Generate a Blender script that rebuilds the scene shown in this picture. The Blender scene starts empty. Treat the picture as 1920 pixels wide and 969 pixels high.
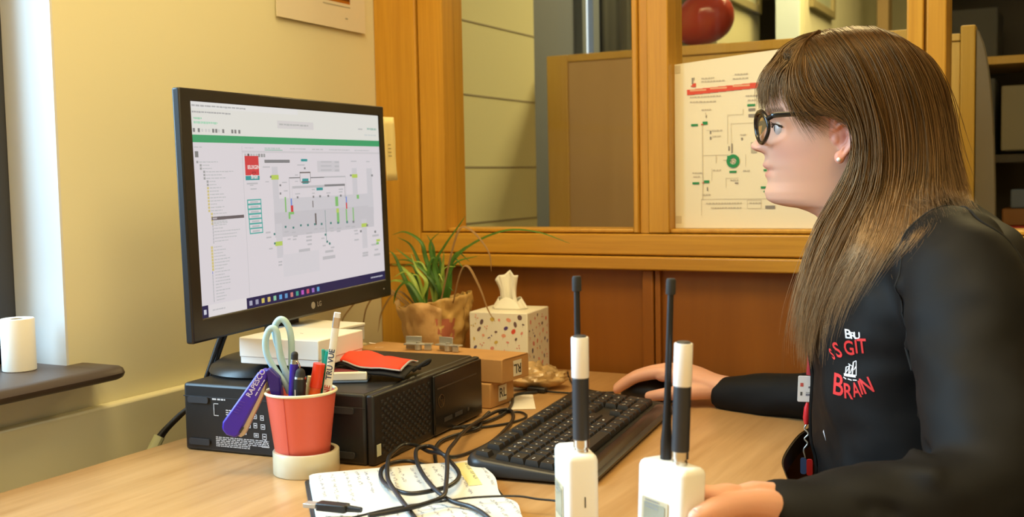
import bpy, bmesh, math, random
import numpy as np
from mathutils import Vector, Matrix, noise
from mathutils.bvhtree import BVHTree
random.seed(7); rng = np.random.default_rng(7)
PI = math.pi
scene = bpy.context.scene
COL = scene.collection
V = Vector

# ------------------------------------------------------------------ materials
MATS = {}
def nodes(m):
    m.use_nodes = True
    nt = m.node_tree
    return nt, nt.nodes['Principled BSDF'], nt.nodes['Material Output']
def mat(name, col=(.8, .8, .8), rough=.5, metal=0., spec=.5, bump=0., bscale=200., alpha=1., trans=0., sss=0., coat=0., emit=None, es=1., var=0., vscale=8., sheen=0.):
    if name in MATS: return MATS[name]
    m = bpy.data.materials.new(name); nt, b, out = nodes(m)
    b.inputs['Base Color'].default_value = (*col, 1)
    b.inputs['Roughness'].default_value = rough
    b.inputs['Metallic'].default_value = metal
    b.inputs['Specular IOR Level'].default_value = spec
    b.inputs['Transmission Weight'].default_value = trans
    b.inputs['Coat Weight'].default_value = coat
    b.inputs['Sheen Weight'].default_value = sheen
    b.inputs['Alpha'].default_value = alpha
    if sss:
        b.inputs['Subsurface Weight'].default_value = sss
        b.inputs['Subsurface Radius'].default_value = (.012, .005, .003)
        b.inputs['Subsurface Scale'].default_value = 1.
    if emit:
        b.inputs['Emission Color'].default_value = (*emit, 1); b.inputs['Emission Strength'].default_value = es
    L = nt.links.new
    if bump or var:
        tc = nt.nodes.new('ShaderNodeTexCoord')
    if bump:
        n = nt.nodes.new('ShaderNodeTexNoise'); n.inputs['Scale'].default_value = bscale; n.inputs['Detail'].default_value = 4
        bp = nt.nodes.new('ShaderNodeBump'); bp.inputs['Strength'].default_value = bump; bp.inputs['Distance'].default_value = .002
        L(tc.outputs['Object'], n.inputs['Vector']); L(n.outputs['Fac'], bp.inputs['Height']); L(bp.outputs['Normal'], b.inputs['Normal'])
    if var:
        n = nt.nodes.new('ShaderNodeTexNoise'); n.inputs['Scale'].default_value = vscale; n.inputs['Detail'].default_value = 5
        r = nt.nodes.new('ShaderNodeValToRGB')
        r.color_ramp.elements[0].color = (*[c * (1 - var) for c in col], 1); r.color_ramp.elements[0].position = .3
        r.color_ramp.elements[1].color = (*[min(1, c * (1 + var)) for c in col], 1); r.color_ramp.elements[1].position = .7
        L(tc.outputs['Object'], n.inputs['Vector']); L(n.outputs['Fac'], r.inputs['Fac']); L(r.outputs['Color'], b.inputs['Base Color'])
    MATS[name] = m
    return m
def wood(name, c1, c2, stretch=(60, 60, 2.2), rough=.4, rot=0., fine=.35, spec=.4, coat=0.):
    """long grain running along the axis whose stretch value is small"""
    m = bpy.data.materials.new(name); nt, b, out = nodes(m); L = nt.links.new; N = nt.nodes.new
    tc = N('ShaderNodeTexCoord'); mp = N('ShaderNodeMapping'); mp.inputs['Scale'].default_value = stretch; mp.inputs['Rotation'].default_value = (0, 0, rot)
    n1 = N('ShaderNodeTexNoise'); n1.inputs['Scale'].default_value = 1.; n1.inputs['Detail'].default_value = 6; n1.inputs['Distortion'].default_value = .6
    n2 = N('ShaderNodeTexNoise'); n2.inputs['Scale'].default_value = 6.; n2.inputs['Detail'].default_value = 2
    mx = N('ShaderNodeMix'); mx.data_type = 'FLOAT'; mx.inputs['Factor'].default_value = fine
    r = N('ShaderNodeValToRGB'); r.color_ramp.elements[0].color = (*c1, 1); r.color_ramp.elements[0].position = .32
    r.color_ramp.elements[1].color = (*c2, 1); r.color_ramp.elements[1].position = .68
    L(tc.outputs['Object'], mp.inputs['Vector']); L(mp.outputs['Vector'], n1.inputs['Vector']); L(mp.outputs['Vector'], n2.inputs['Vector'])
    L(n1.outputs['Fac'], mx.inputs['A']); L(n2.outputs['Fac'], mx.inputs['B']); L(mx.outputs['Result'], r.inputs['Fac']); L(r.outputs['Color'], b.inputs['Base Color'])
    bp = N('ShaderNodeBump'); bp.inputs['Strength'].default_value = .08; bp.inputs['Distance'].default_value = .001
    L(mx.outputs['Result'], bp.inputs['Height']); L(bp.outputs['Normal'], b.inputs['Normal'])
    b.inputs['Roughness'].default_value = rough; b.inputs['Specular IOR Level'].default_value = spec; b.inputs['Coat Weight'].default_value = coat; b.inputs['Coat Roughness'].default_value = .3
    MATS[name] = m; return m
def glass(name, tint=(1, 1, 1), refl=.5, rough=0.):
    """thin clear pane: lets light straight through, mirrors a little by Fresnel"""
    m = bpy.data.materials.new(name); nt, b, out = nodes(m); L = nt.links.new; N = nt.nodes.new
    nt.nodes.remove(b)
    t = N('ShaderNodeBsdfTransparent'); t.inputs['Color'].default_value = (*tint, 1)
    g = N('ShaderNodeBsdfGlossy'); g.inputs['Roughness'].default_value = rough
    fr = N('ShaderNodeFresnel'); fr.inputs['IOR'].default_value = 1.5
    mu = N('ShaderNodeMath'); mu.operation = 'MULTIPLY'; mu.inputs[1].default_value = refl
    mx = N('ShaderNodeMixShader'); L(fr.outputs['Fac'], mu.inputs[0]); L(mu.outputs[0], mx.inputs['Fac']); L(t.outputs[0], mx.inputs[1]); L(g.outputs[0], mx.inputs[2]); L(mx.outputs[0], out.inputs['Surface'])
    MATS[name] = m; return m
def attrmat(name, rough=.5, spec=.3, emit=0., sss=0., bump=0., bscale=400., aniso=0.):
    """colour comes from the mesh's printed colours"""
    m = bpy.data.materials.new(name); nt, b, out = nodes(m); L = nt.links.new
    a = nt.nodes.new('ShaderNodeAttribute'); a.attribute_name = 'Col'
    if emit:
        b.inputs['Base Color'].default_value = (.01, .01, .01, 1)
        L(a.outputs['Color'], b.inputs['Emission Color']); b.inputs['Emission Strength'].default_value = emit
    else: L(a.outputs['Color'], b.inputs['Base Color'])
    b.inputs['Roughness'].default_value = rough; b.inputs['Specular IOR Level'].default_value = spec; b.inputs['Anisotropic'].default_value = aniso
    if sss:
        b.inputs['Subsurface Weight'].default_value = sss; b.inputs['Subsurface Radius'].default_value = (.012, .005, .003); b.inputs['Subsurface Scale'].default_value = 1.
    if bump:
        n = nt.nodes.new('ShaderNodeTexNoise'); n.inputs['Scale'].default_value = bscale; tc = nt.nodes.new('ShaderNodeTexCoord')
        bp = nt.nodes.new('ShaderNodeBump'); bp.inputs['Strength'].default_value = bump; bp.inputs['Distance'].default_value = .001
        L(tc.outputs['Object'], n.inputs['Vector']); L(n.outputs['Fac'], bp.inputs['Height']); L(bp.outputs['Normal'], b.inputs['Normal'])
    MATS[name] = m; return m

# ------------------------------------------------------------------ mesh builder
def basis(d):
    d = V(d).normalized(); a = V((0, 0, 1)) if abs(d.z) < .9 else V((1, 0, 0))
    x = d.cross(a).normalized(); return x, d.cross(x).normalized()
class MB:
    def __init__(s): s.v = []; s.f = []; s.m = []; s.c = []; s.usec = False
    def add(s, vs, fs, mi=0, col=None):
        o = len(s.v); s.v += [tuple(p) for p in vs]; s.f += [tuple(i + o for i in f) for f in fs]; s.m += [mi] * len(fs)
        s.c += [col or (1, 1, 1)] * len(fs)
        if col: s.usec = True
        return s
    def box(s, lo, hi, mi=0, M=None, col=None):
        x0, y0, z0 = lo; x1, y1, z1 = hi
        vs = [V((x, y, z)) for z in (z0, z1) for y in (y0, y1) for x in (x0, x1)]
        if M: vs = [M @ p for p in vs]
        return s.add(vs, [(0, 2, 3, 1), (4, 5, 7, 6), (0, 1, 5, 4), (1, 3, 7, 5), (3, 2, 6, 7), (2, 0, 4, 6)], mi, col)
    def rings(s, rings, mi=0, cap=True, closed=True, col=None, loop=False):
        n = len(rings[0]); vs = [p for r in rings for p in r]; fs = []
        R = len(rings)
        for i in range(R if loop else R - 1):
            j2 = (i + 1) % R
            for j in range(n if closed else n - 1):
                k = (j + 1) % n
                fs.append((i * n + j, i * n + k, j2 * n + k, j2 * n + j))
        if cap and closed and not loop:
            fs.append(tuple(range(n - 1, -1, -1))); fs.append(tuple((R - 1) * n + j for j in range(n)))
        return s.add(vs, fs, mi, col)
    def tube(s, pts, rad, n=10, mi=0, cap=True, flat=1., side=None, loop=False, col=None):
        """swept tube; flat squashes across 'side'"""
        pts = [V(p) for p in pts]; K = len(pts)
        rad = [rad] * K if not hasattr(rad, '__len__') else list(rad)
        rings = []; x = None
        for i, p in enumerate(pts):
            if loop: t = pts[(i + 1) % K] - pts[i - 1]
            else: t = pts[min(i + 1, K - 1)] - pts[max(i - 1, 0)]
            t.normalize()
            if side is not None: x = (V(side) - t * V(side).dot(t)).normalized()
            elif x is None: x = basis(t)[0]
            else: x = (x - t * x.dot(t)).normalized()
            y = t.cross(x)
            rings.append([p + x * math.cos(a) * rad[i] * flat + y * math.sin(a) * rad[i] for a in [2 * PI * k / n for k in range(n)]])
        return s.rings(rings, mi, cap, True, col, loop)
    def cyl(s, p0, p1, r0, r1=None, n=24, mi=0, cap=True, col=None):
        return s.tube([p0, p1], [r0, r0 if r1 is None else r1], n, mi, cap, col=col)
    def lathe(s, prof, n=40, c=(0, 0, 0), mi=0, jit=None, cap=False, col=None):
        rings = [[V((c[0] + r * math.cos(a) * (1 + (jit(a, z) if jit else 0)), c[1] + r * math.sin(a) * (1 + (jit(a, z) if jit else 0)), c[2] + z)) for a in [2 * PI * k / n for k in range(n)]] for r, z in prof]
        return s.rings(rings, mi, cap, col=col)
    def prism(s, poly, z0, z1, mi=0, M=None, col=None):
        n = len(poly)
        vs = [V((x, y, z0)) for x, y in poly] + [V((x, y, z1)) for x, y in poly]
        if M: vs = [M @ p for p in vs]
        return s.add(vs, [tuple(range(n - 1, -1, -1)), tuple(range(n, 2 * n))] + [(i, (i + 1) % n, n + (i + 1) % n, n + i) for i in range(n)], mi, col)
    def quad(s, a, b, c, d, mi=0, col=None): return s.add([a, b, c, d], [(0, 1, 2, 3)], mi, col)
    def ball(s, c, r, n=16, mi=0, sc=(1, 1, 1), M=None, col=None):
        vs = [];
        for i in range(n // 2 + 1):
            t = PI * i / (n // 2)
            for k in range(n):
                a = 2 * PI * k / n; p = V((math.sin(t) * math.cos(a) * sc[0], math.sin(t) * math.sin(a) * sc[1], math.cos(t) * sc[2])) * r
                if M: p = M @ p
                vs.append(V(c) + p)
        fs = [(i * n + k, (i + 1) * n + k, (i + 1) * n + (k + 1) % n, i * n + (k + 1) % n) for i in range(n // 2) for k in range(n)]
        return s.add(vs, fs, mi, col)
def rrect(x0, y0, x1, y1, r, n=5):
    out = []
    for cx, cy, a0 in ((x1 - r, y1 - r, 0), (x0 + r, y1 - r, 90), (x0 + r, y0 + r, 180), (x1 - r, y0 + r, 270)):
        for k in range(n + 1):
            a = math.radians(a0 + 90 * k / n); out.append((cx + r * math.cos(a), cy + r * math.sin(a)))
    return out
def catmull(pts, k=8):
    P = [V(p) for p in pts]; P = [P[0] * 2 - P[1]] + P + [P[-1] * 2 - P[-2]]; out = []
    for i in range(1, len(P) - 2):
        a, b, c, d = P[i - 1:i + 3]
        for j in range(k):
            t = j / k; out.append(.5 * (2 * b + (c - a) * t + (2 * a - 5 * b + 4 * c - d) * t * t + (3 * b - a - 3 * c + d) * t ** 3))
    out.append(P[-2]); return out
def link(o, parent=None):
    COL.objects.link(o)
    if parent is not None: o.parent = parent
    return o
def mkobj(name, mb, mats, parent=None, smooth=30, bevel=0., bseg=2, world=False, solid=0., clean=True):
    me = bpy.data.meshes.new(name)
    if isinstance(mb, MB):
        me.from_pydata(mb.v, [], mb.f)
        mats = mats if isinstance(mats, (list, tuple)) else [mats]
        for m in mats: me.materials.append(m)
        me.polygons.foreach_set('material_index', mb.m)
        if clean:
            bm = bmesh.new(); bm.from_mesh(me); bmesh.ops.recalc_face_normals(bm, faces=bm.faces); bm.to_mesh(me); bm.free()
        if mb.usec:
            ca = me.color_attributes.new('Col', 'FLOAT_COLOR', 'CORNER')
            arr = np.ones((len(me.loops), 4), np.float32); li = 0
            for p, c in zip(me.polygons, mb.c): arr[p.loop_start:p.loop_start + p.loop_total, :3] = c
            ca.data.foreach_set('color', arr.ravel())
    else: me = mb
    if smooth:
        me.polygons.foreach_set('use_smooth', [True] * len(me.polygons))
        me.set_sharp_from_angle(angle=math.radians(smooth))
    o = bpy.data.objects.new(name, me); link(o, parent)
    if world and parent is not None and parent.parent is None and parent.type == 'EMPTY':
        o.matrix_parent_inverse = parent.matrix_basis.inverted()
    if bevel:
        b = o.modifiers.new('edge', 'BEVEL'); b.width = bevel; b.segments = bseg; b.limit_method = 'ANGLE'; b.angle_limit = math.radians(40); b.harden_normals = False
    if solid:
        b = o.modifiers.new('thick', 'SOLIDIFY'); b.thickness = solid; b.offset = 0
    return o
def tag(o, label, cat, group=None, kind=None):
    o['label'] = label; o['category'] = cat
    if group: o['group'] = group
    if kind: o['kind'] = kind
    return o
def thing(name, label, cat, loc=(0, 0, 0), rz=0., group=None, rot=None):
    o = bpy.data.objects.new(name, None); COL.objects.link(o); o.empty_display_size = .02
    o.location = loc; o.rotation_euler = rot if rot else (0, 0, rz)
    return tag(o, label, cat, group)
def struct(name, mb, mats, parent=None, **k):
    o = mkobj(name, mb, mats, parent, **k)
    if parent is None: o['kind'] = 'structure'
    return o
FONT = {}
def text_mesh(txt, size=1., align='CENTER', bold=0., res=3, shear=0.):
    c = bpy.data.curves.new('lettering', 'FONT'); c.body = txt; c.size = size; c.align_x = align; c.align_y = 'CENTER'; c.resolution_u = res; c.offset = bold; c.shear = shear
    o = bpy.data.objects.new('lettering_tmp', c); COL.objects.link(o)
    dg = bpy.context.evaluated_depsgraph_get(); dg.update()
    me = bpy.data.meshes.new_from_object(o.evaluated_get(dg))
    vs = [v.co.copy() for v in me.vertices]; fs = [tuple(p.vertices) for p in me.polygons]
    bpy.data.objects.remove(o); bpy.data.curves.remove(c); bpy.data.meshes.remove(me)
    return vs, fs
def put_text(mb, txt, size, M, mi=0, col=None, **k):
    vs, fs = text_mesh(txt, size, **k); mb.add([M @ v for v in vs], fs, mi, col); return mb
def frame(o, x, y, z=None):
    x = V(x).normalized(); y = V(y).normalized(); z = V(z).normalized() if z else x.cross(y).normalized()
    M = Matrix.Identity(4)
    for i, a in enumerate((x, y, z)):
        for j in range(3): M[j][i] = a[j]
    for j in range(3): M[j][3] = o[j]
    return M
def sheet_text(mb, rng_, x0, y0, x1, h, M, col, words=6, dens=.8):
    """a row of short dashes standing for a line of unreadably small print"""
    x = x0
    while x < x1:
        w = (x1 - x0) / words * rng_.uniform(.4, 1.2); w = min(w, x1 - x)
        mb.quad(*[M @ V(p) for p in ((x, y0, 0), (x + w * dens, y0, 0), (x + w * dens, y0 + h, 0), (x, y0 + h, 0))], col=col); x += w
def copy_tree(o, parent=None):
    c = o.copy(); COL.objects.link(c)
    if parent is not None: c.parent = parent
    for ch in list(o.children): copy_tree(ch, c)
    return c

EXPOSURE, P_CEIL, P_FAR, P_WIN, SCREEN = .0, 21., 54., 215., .95
VOX, HAIRN = .0018, 3600

UI_ = [(a[0], *map(float, a[1:])) for a in (e.split() for e in '''red .222 .248 .287 .344;teal .222 .347 .288 .368;outl .223 .463 .290 .489;outl .223 .486 .290 .513;outl .224 .510 .290 .537;outl .225 .534 .290 .562;outl .226 .558 .290 .586;outl .226 .582 .291 .610;outl .227 .605 .291 .635;dk .316 .267 .445 .283;teal .506 .263 .541 .276;lg .596 .273 .729 .335;gr .618 .276 .681 .282;gr .701 .276 .727 .286;gr .617 .298 .680 .305;gr .700 .299 .726 .309;gr .616 .321 .680 .328;gr .699 .322 .726 .333;lg2 .350 .303 .380 .468;lg2 .351 .468 .942 .595;lg3 .351 .539 .939 .668;lg2 .355 .596 .387 .773;lg2 .806 .316 .838 .480;lg2 .903 .318 .940 .550;lg2 .854 .618 .888 .790;lime .345 .345 .383 .369;lime .805 .351 .841 .372;lime .348 .688 .385 .710;lime .853 .643 .891 .665;dk .438 .359 .495 .365;dk .554 .361 .633 .367;gr .633 .359 .764 .367;dk .436 .359 .437 .469;gr .452 .406 .631 .419;dk .632 .404 .758 .416;dk .755 .411 .757 .485;gr .449 .407 .450 .470;gr .764 .366 .765 .475;dkr .496 .332 .555 .339;dkr .495 .332 .497 .385;dkr .553 .335 .555 .388;teal .508 .368 .542 .396;dkr .501 .383 .549 .390;blue .439 .471 .446 .508;red .438 .507 .451 .544;blue .759 .478 .766 .513;red .758 .513 .766 .548;green .408 .461 .415 .540;green .693 .475 .711 .529;lime .697 .542 .713 .568;green .698 .566 .713 .626;green .755 .549 .763 .625;green .799 .544 .806 .630;green .425 .541 .454 .554;green .424 .550 .433 .577;dkr .558 .489 .563 .526;dkr .568 .559 .577 .623;green .830 .472 .845 .495;teal .585 .420 .622 .435;dk .473 .461 .482 .472;dk .561 .463 .570 .474;dk .599 .462 .609 .474;dk .647 .463 .657 .474;dk .723 .465 .734 .477;tealk .401 .611 .410 .622;tealk .442 .619 .451 .630;tealk .483 .611 .492 .622;tealk .522 .613 .531 .625;tealk .561 .613 .570 .624;tealk .600 .615 .610 .627;tealk .655 .615 .665 .627;tealk .698 .618 .709 .630;tealk .755 .619 .766 .632;dk .795 .621 .807 .634;tealk .343 .642 .351 .653;tealk .342 .690 .350 .701;dk .385 .394 .394 .404;dk .384 .436 .392 .447;dk .339 .349 .347 .359;dk .793 .352 .804 .363;dk .934 .355 .946 .367;tealk .620 .676 .630 .688;tealk .628 .716 .638 .728;tealk .642 .728 .652 .741;dk .885 .650 .897 .663;dk .842 .681 .853 .694;dk .520 .308 .529 .318;dk .939 .694 .951 .708;tealk .628 .545 .630 .715;gr .315 .376 .333 .381;gr .399 .382 .424 .388;gr .406 .426 .426 .432;gr .465 .445 .492 .451;gr .469 .345 .485 .351;gr .467 .379 .484 .384;gr .558 .426 .576 .432;gr .558 .446 .575 .452;gr .641 .449 .667 .455;gr .718 .431 .745 .438;gr .718 .447 .741 .453;gr .803 .273 .840 .279;gr .904 .275 .928 .281;gr .398 .639 .420 .646;gr .437 .646 .457 .653;gr .443 .667 .466 .675;gr .413 .679 .429 .686;gr .441 .683 .460 .691;gr .514 .659 .546 .668;gr .514 .678 .545 .687;gr .513 .697 .544 .707;gr .519 .719 .543 .728;gr .561 .641 .579 .648;gr .593 .642 .619 .650;gr .649 .646 .675 .654;gr .695 .652 .722 .660;gr .656 .663 .675 .670;gr .694 .668 .717 .676;gr .750 .647 .778 .655;gr .786 .651 .811 .660;gr .802 .676 .826 .685;gr .805 .695 .830 .703;gr .802 .730 .831 .739;gr .304 .632 .328 .640;gr .306 .657 .330 .665;gr .316 .716 .334 .723;gr .599 .697 .617 .704;gr .605 .738 .623 .746;gr .653 .754 .674 .763;gr .618 .771 .667 .784;gr .602 .802 .677 .820;gr .470 .744 .532 .759;gr .472 .775 .492 .784;gr .510 .774 .534 .783;gr .544 .798 .569 .807;gr .547 .819 .572 .828;gr .411 .802 .487 .821;gr .450 .823 .490 .836;gr .852 .813 .890 .825;gr .851 .828 .889 .840;gr .914 .772 .949 .783;gr .924 .718 .969 .730;gr .929 .834 .974 .847;gr .935 .805 .961 .815;gr .226 .381 .278 .389;gr .240 .391 .257 .396;gr .242 .409 .271 .415;gr .306 .301 .342 .307;gr .360 .790 .379 .798;gr .359 .806 .378 .814;gr .484 .292 .525 .298;lime .513 .789 .526 .848;lime .950 .748 .977 .763;green .949 .766 .967 .780;gr .237 .473 .274 .481;gr .237 .497 .275 .505;gr .238 .521 .275 .529;gr .239 .545 .275 .553;gr .240 .569 .275 .577;gr .240 .593 .275 .602;gr .241 .617 .275 .626;lgr .383 .760 .581 .876;green_bar .000 .152 1.000 .186'''.split(';'))]

# ------------------------------------------------------------------ camera
cam = bpy.data.cameras.new('camera'); cam.sensor_width = 36; cam.lens = 2067 / 1920 * 36; cam.clip_start = .05
cam.dof.use_dof = True; cam.dof.focus_distance = 1.42; cam.dof.aperture_fstop = 7.1
co = bpy.data.objects.new('camera', cam); COL.objects.link(co); scene.camera = co
ya, pi_, ro = map(math.radians, (27.6, 4.1, 1.1))
fw_ = V((-math.sin(ya) * math.cos(pi_), math.cos(ya) * math.cos(pi_), -math.sin(pi_)))
r0_ = V((math.cos(ya), math.sin(ya), 0)); u0_ = r0_.cross(fw_)
cr_ = r0_ * math.cos(ro) - u0_ * math.sin(ro); cu_ = u0_ * math.cos(ro) + r0_ * math.sin(ro)
co.matrix_world = frame((0, 0, 1.10), cr_, cu_, -fw_)
scene.view_settings.view_transform = 'Standard'; scene.view_settings.look = 'None'; scene.view_settings.gamma = 1; scene.view_settings.exposure = EXPOSURE
scene.view_settings.use_curve_mapping = False

# ------------------------------------------------------------------ room materials
M_wall = mat('cream wall paint', (.81, .76, .51), .75, bump=.05, bscale=120, spec=.2)
M_wallw = mat('white gloss paint', (.74, .75, .74), .5)
M_ceil = mat('ceiling white', (.85, .83, .78), .9)
M_floor = mat('grey carpet tile', (.16, .15, .14), .95, bump=.4, bscale=500, var=.2, vscale=60)
M_dark = mat('dark grey window frame', (.045, .047, .055), .45)
M_sill = mat('dark brown laminate sill', (.075, .055, .045), .42)
M_wood = wood('golden oak frame', (.46, .22, .020), (.62, .325, .036), (45, 45, 1.6), .38, coat=.15)
M_woodh = wood('golden oak rail', (.46, .22, .020), (.62, .325, .036), (1.6, 45, 45), .38, coat=.15)
M_panel = wood('reddish brown panel', (.215, .070, .007), (.30, .105, .012), (9, 9, .9), .45, fine=.15)
M_pale = wood('pale office ply', (.50, .35, .19), (.55, .39, .22), (8, 8, 1.), .5, fine=.1)
M_yell = wood('yellow beech edge', (.56, .36, .08), (.63, .42, .12), (30, 30, 1.5), .45)
M_steel0 = mat('dull steel rail', (.3, .3, .3), .4, metal=.8)
M_glass = glass('window glass', (.97, .98, .97), .10)
M_block = mat('cream painted block', (.68, .69, .42), .8, bump=.15, bscale=90)
M_groove = mat('grey mortar groove', (.30, .28, .20), .9)

# ------------------------------------------------------------------ room shell
XW, YP, YB, XR, ZC = -1.29, 1.885, -2.3, 2.3, 2.5
struct('floor', MB().box((-1.6, YB - .1, -.05), (XR + .1, 5.6, 0)), M_floor)
struct('ceiling', MB().box((-1.6, YB - .1, ZC), (XR + .1, 5.6, ZC + .05)), M_ceil)
WY0, WY1, WZ0, WZ1 = -1.0, 1.091, .826, 2.12
w = MB()
w.box((XW - .2, YB, 0), (XW, YP + .07, WZ0)); w.box((XW - .2, YB, WZ1), (XW, YP + .07, ZC))
w.box((XW - .2, WY1, WZ0), (XW, YP + .07, WZ1)); w.box((XW - .2, YB, WZ0), (XW, WY0, WZ1))
struct('wall_left', w, M_wall)
struct('wall_right', MB().box((XR, YB, 0), (XR + .1, YP + .07, ZC)), mat('tan wall paint', (.40, .33, .20), .8))
struct('wall_back', MB().box((XW - .2, YB - .1, 0), (XR + .1, YB, ZC)), MATS['tan wall paint'])
# low trunking that runs under the sill, behind the desk
t1 = MB().box((XW, YB, .62), (XW + .022, 1.8, .781)); struct('trim_1', t1, M_wall, bevel=.004)
struct('baseboard_left', MB().box((XW, YB, 0), (XW + .015, YP, .09)), M_wallw, bevel=.003)

# window in the left wall: lining, dark frame, pane, sill
win = MB(); fx0, fx1 = -1.455, -1.392
for lo, hi in (((fx0, WY1 - .055, WZ0), (fx1, WY1, WZ1)), ((fx0, WY0, WZ0), (fx1, WY0 + .055, WZ1)), ((fx0, WY0, WZ0), (fx1, WY1, WZ0 + .06)), ((fx0, WY0, WZ1 - .06), (fx1, WY1, WZ1)), ((fx0, .02, WZ0), (fx1, .09, WZ1))):
    win.box(lo, hi)
window1 = struct('window_1', win, M_dark, bevel=.004)
mkobj('window_pane', MB().box((-1.427, WY0 + .05, WZ0 + .05), (-1.423, WY1 - .05, WZ1 - .05)), M_glass, window1)
ln = MB().box((fx1 + .001, WY1 - .004, WZ0), (XW + .001, WY1, WZ1)); ln.box((fx1 + .001, WY0, WZ0), (XW + .001, WY0 + .004, WZ1)); ln.box((fx1 + .001, WY0, WZ1 - .004), (XW + .001, WY1, WZ1))
mkobj('jamb_lining', ln, M_wallw, window1)
sl = MB(); prof = [(-1.392, .826), (-1.222, .826), (-1.214, .829), (-1.21, .8365), (-1.214, .844), (-1.222, .847), (-1.392, .847)]
def sill_ring(y, k): return [V((x if x < -1.3 else min(x, -1.21 - k), y, .8365 + (z - .8365) * (1 if k < .009 else .4))) for x, z in prof]
sl.rings([sill_ring(y, k) for y, k in ((WY0 + .006, 0), (1.05, 0), (1.086, 0))])
hs = [[V((max(x, -1.2895) if x < -1.25 else x - k, y, .8365 + (z - .8365) * q)) for x, z in prof] for y, k, q in ((1.085, 0, 1), (1.115, .001, 1), (1.124, .004, .85), (1.13, .012, .4))]
sl.rings(hs)
sl.rings([[V((max(x, -1.2895) if x < -1.25 else x, y, z)) for x, z in prof] for y in (WY0 - .05, WY0 + .007)])
mkobj('window_sill', sl, M_sill, window1, smooth=50)

# ------------------------------------------------------------------ timber and glass partition
wf = MB()
def zb(x0, x1, y0, y1, z0, z1, mb=wf, mi=0): mb.box((x0, y0, z0), (x1, y1, z1), mi)
Y0, Y1 = 1.885, 1.965
wallf = MB(); wallf.box((XW, 1.903, 0), (XR, 1.925, .935)); wallf.box((XW, 1.90, 2.2), (XR, 1.96, ZC))
wall_front = struct('wall_front', wallf, M_panel)
def fpart(name, boxes, m, **k):
    b = MB(); [b.box((x0, y0, z0), (x1, y1, z1)) for x0, x1, y0, y1, z0, z1 in boxes]; return mkobj(name, b, m, wall_front, **k)
fpart('post', [(XW, -1.1905, 1.880, Y1, 0, 2.2)], M_wood, bevel=.003)
fpart('rail', [(XW, XR, 1.884, Y1, .9575, .9965)], M_woodh, bevel=.003)
fpart('rail', [(XW, XR, 1.876, Y1, .931, .9555)], M_woodh, bevel=.003)
fpart('rail', [(XW, XR, 1.884, Y1, 2.16, 2.2)], M_woodh, bevel=.003)
for x in (-1.178, -.7085, -.238, .238, .715, 1.19):
    fpart('mullion', [(x - .012, x + .0095, 1.889, 1.93, 0, .931)], M_panel, bevel=.003)
    fpart('mullion', [(x + .0115, x + .022, 1.892, 1.93, 0, .931)], M_panel, bevel=.002)
panes = [(-1.1885, -.7235), (-.7055, -.2365), (-.2325, .235), (.24, .71), (.715, 1.2), (1.205, XR)]
inner = [(-1.1307, -.7345), (-.6650, -.2625), (-.2022, .205), (.27, .68), (.745, 1.17), (1.235, XR - .03)]
for i, ((a, b), (c, d)) in enumerate(zip(panes, inner)):
    f = MB(); z0, z1 = .998, 2.158; zi = .9995
    f.box((a, Y0, z0), (c, Y1, z1)); f.box((d, Y0, z0), (b, Y1, z1)); f.box((c, Y0 + .004, z0), (d, Y1, zi + .006)); f.box((c, Y0 + .004, z1 - .045), (d, Y1, z1))
    wn = struct('window_%d' % (i + 2), f, M_wood, bevel=.0025)
    mkobj('glass_pane', MB().box((c + .001, 1.9255, zi + .005), (d - .001, 1.9295, z1 - .045)), M_glass, wn)
fpart('mullion', [(-.7225, -.7065, 1.892, 1.95, .998, 2.16), (-.236, -.233, 1.9, 1.95, .998, 2.16)], M_wood)

# ------------------------------------------------------------------ the next room, seen through the glass
bk = MB()
bk.box((-1.55, YP + .08, 0), (-1.30, 2.635, ZC))
wfl = struct('wall_far_left', bk, M_block)
gv = MB()
for z in (.52, .68, .84, 1.0, 1.133, 1.303, 1.475, 1.65, 1.82, 2.0): gv.box((-1.301, YP + .08, z - .0035), (-1.2985, 2.636, z))
mkobj('mortar_groove', gv, M_groove, wfl)
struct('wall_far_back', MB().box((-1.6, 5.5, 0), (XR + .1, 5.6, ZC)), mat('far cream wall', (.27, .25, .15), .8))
struct('wall_far_right', MB().box((XR, YP + .08, 0), (XR + .1, 5.5, ZC)), M_wall)
struct('wall_far_side', MB().box((-1.6, 2.9, 0), (-1.5, 5.5, ZC)), mat('grey blue far wall', (.12, .14, .165), .8))
# daylight window of the far room
fwn = MB(); fwn.box((-1.5, 2.636, .9), (-1.44, 2.67, 2.3)); fwn.box((-1.5, 2.87, .9), (-1.44, 2.9, 2.3)); fwn.box((-1.5, 2.636, .8), (-1.44, 2.9, .9)); fwn.box((-1.5, 2.636, 2.3), (-1.44, 2.9, 2.4))
fw8 = struct('window_8', fwn, M_dark)
struct('wall_far_infill', MB().box((-1.56, 2.63, 0), (-1.44, 2.9, .8)).box((-1.56, 2.63, 2.4), (-1.44, 2.9, ZC)), M_block)
mfrost = mat('frosted pane', (.26, .29, .30), .4, spec=.4, bump=.6, bscale=16, var=.75, vscale=7)
mkobj('frosted_pane', MB().box((-1.475, 2.66, .9), (-1.468, 2.875, 2.3)), mfrost, fw8)

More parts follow.
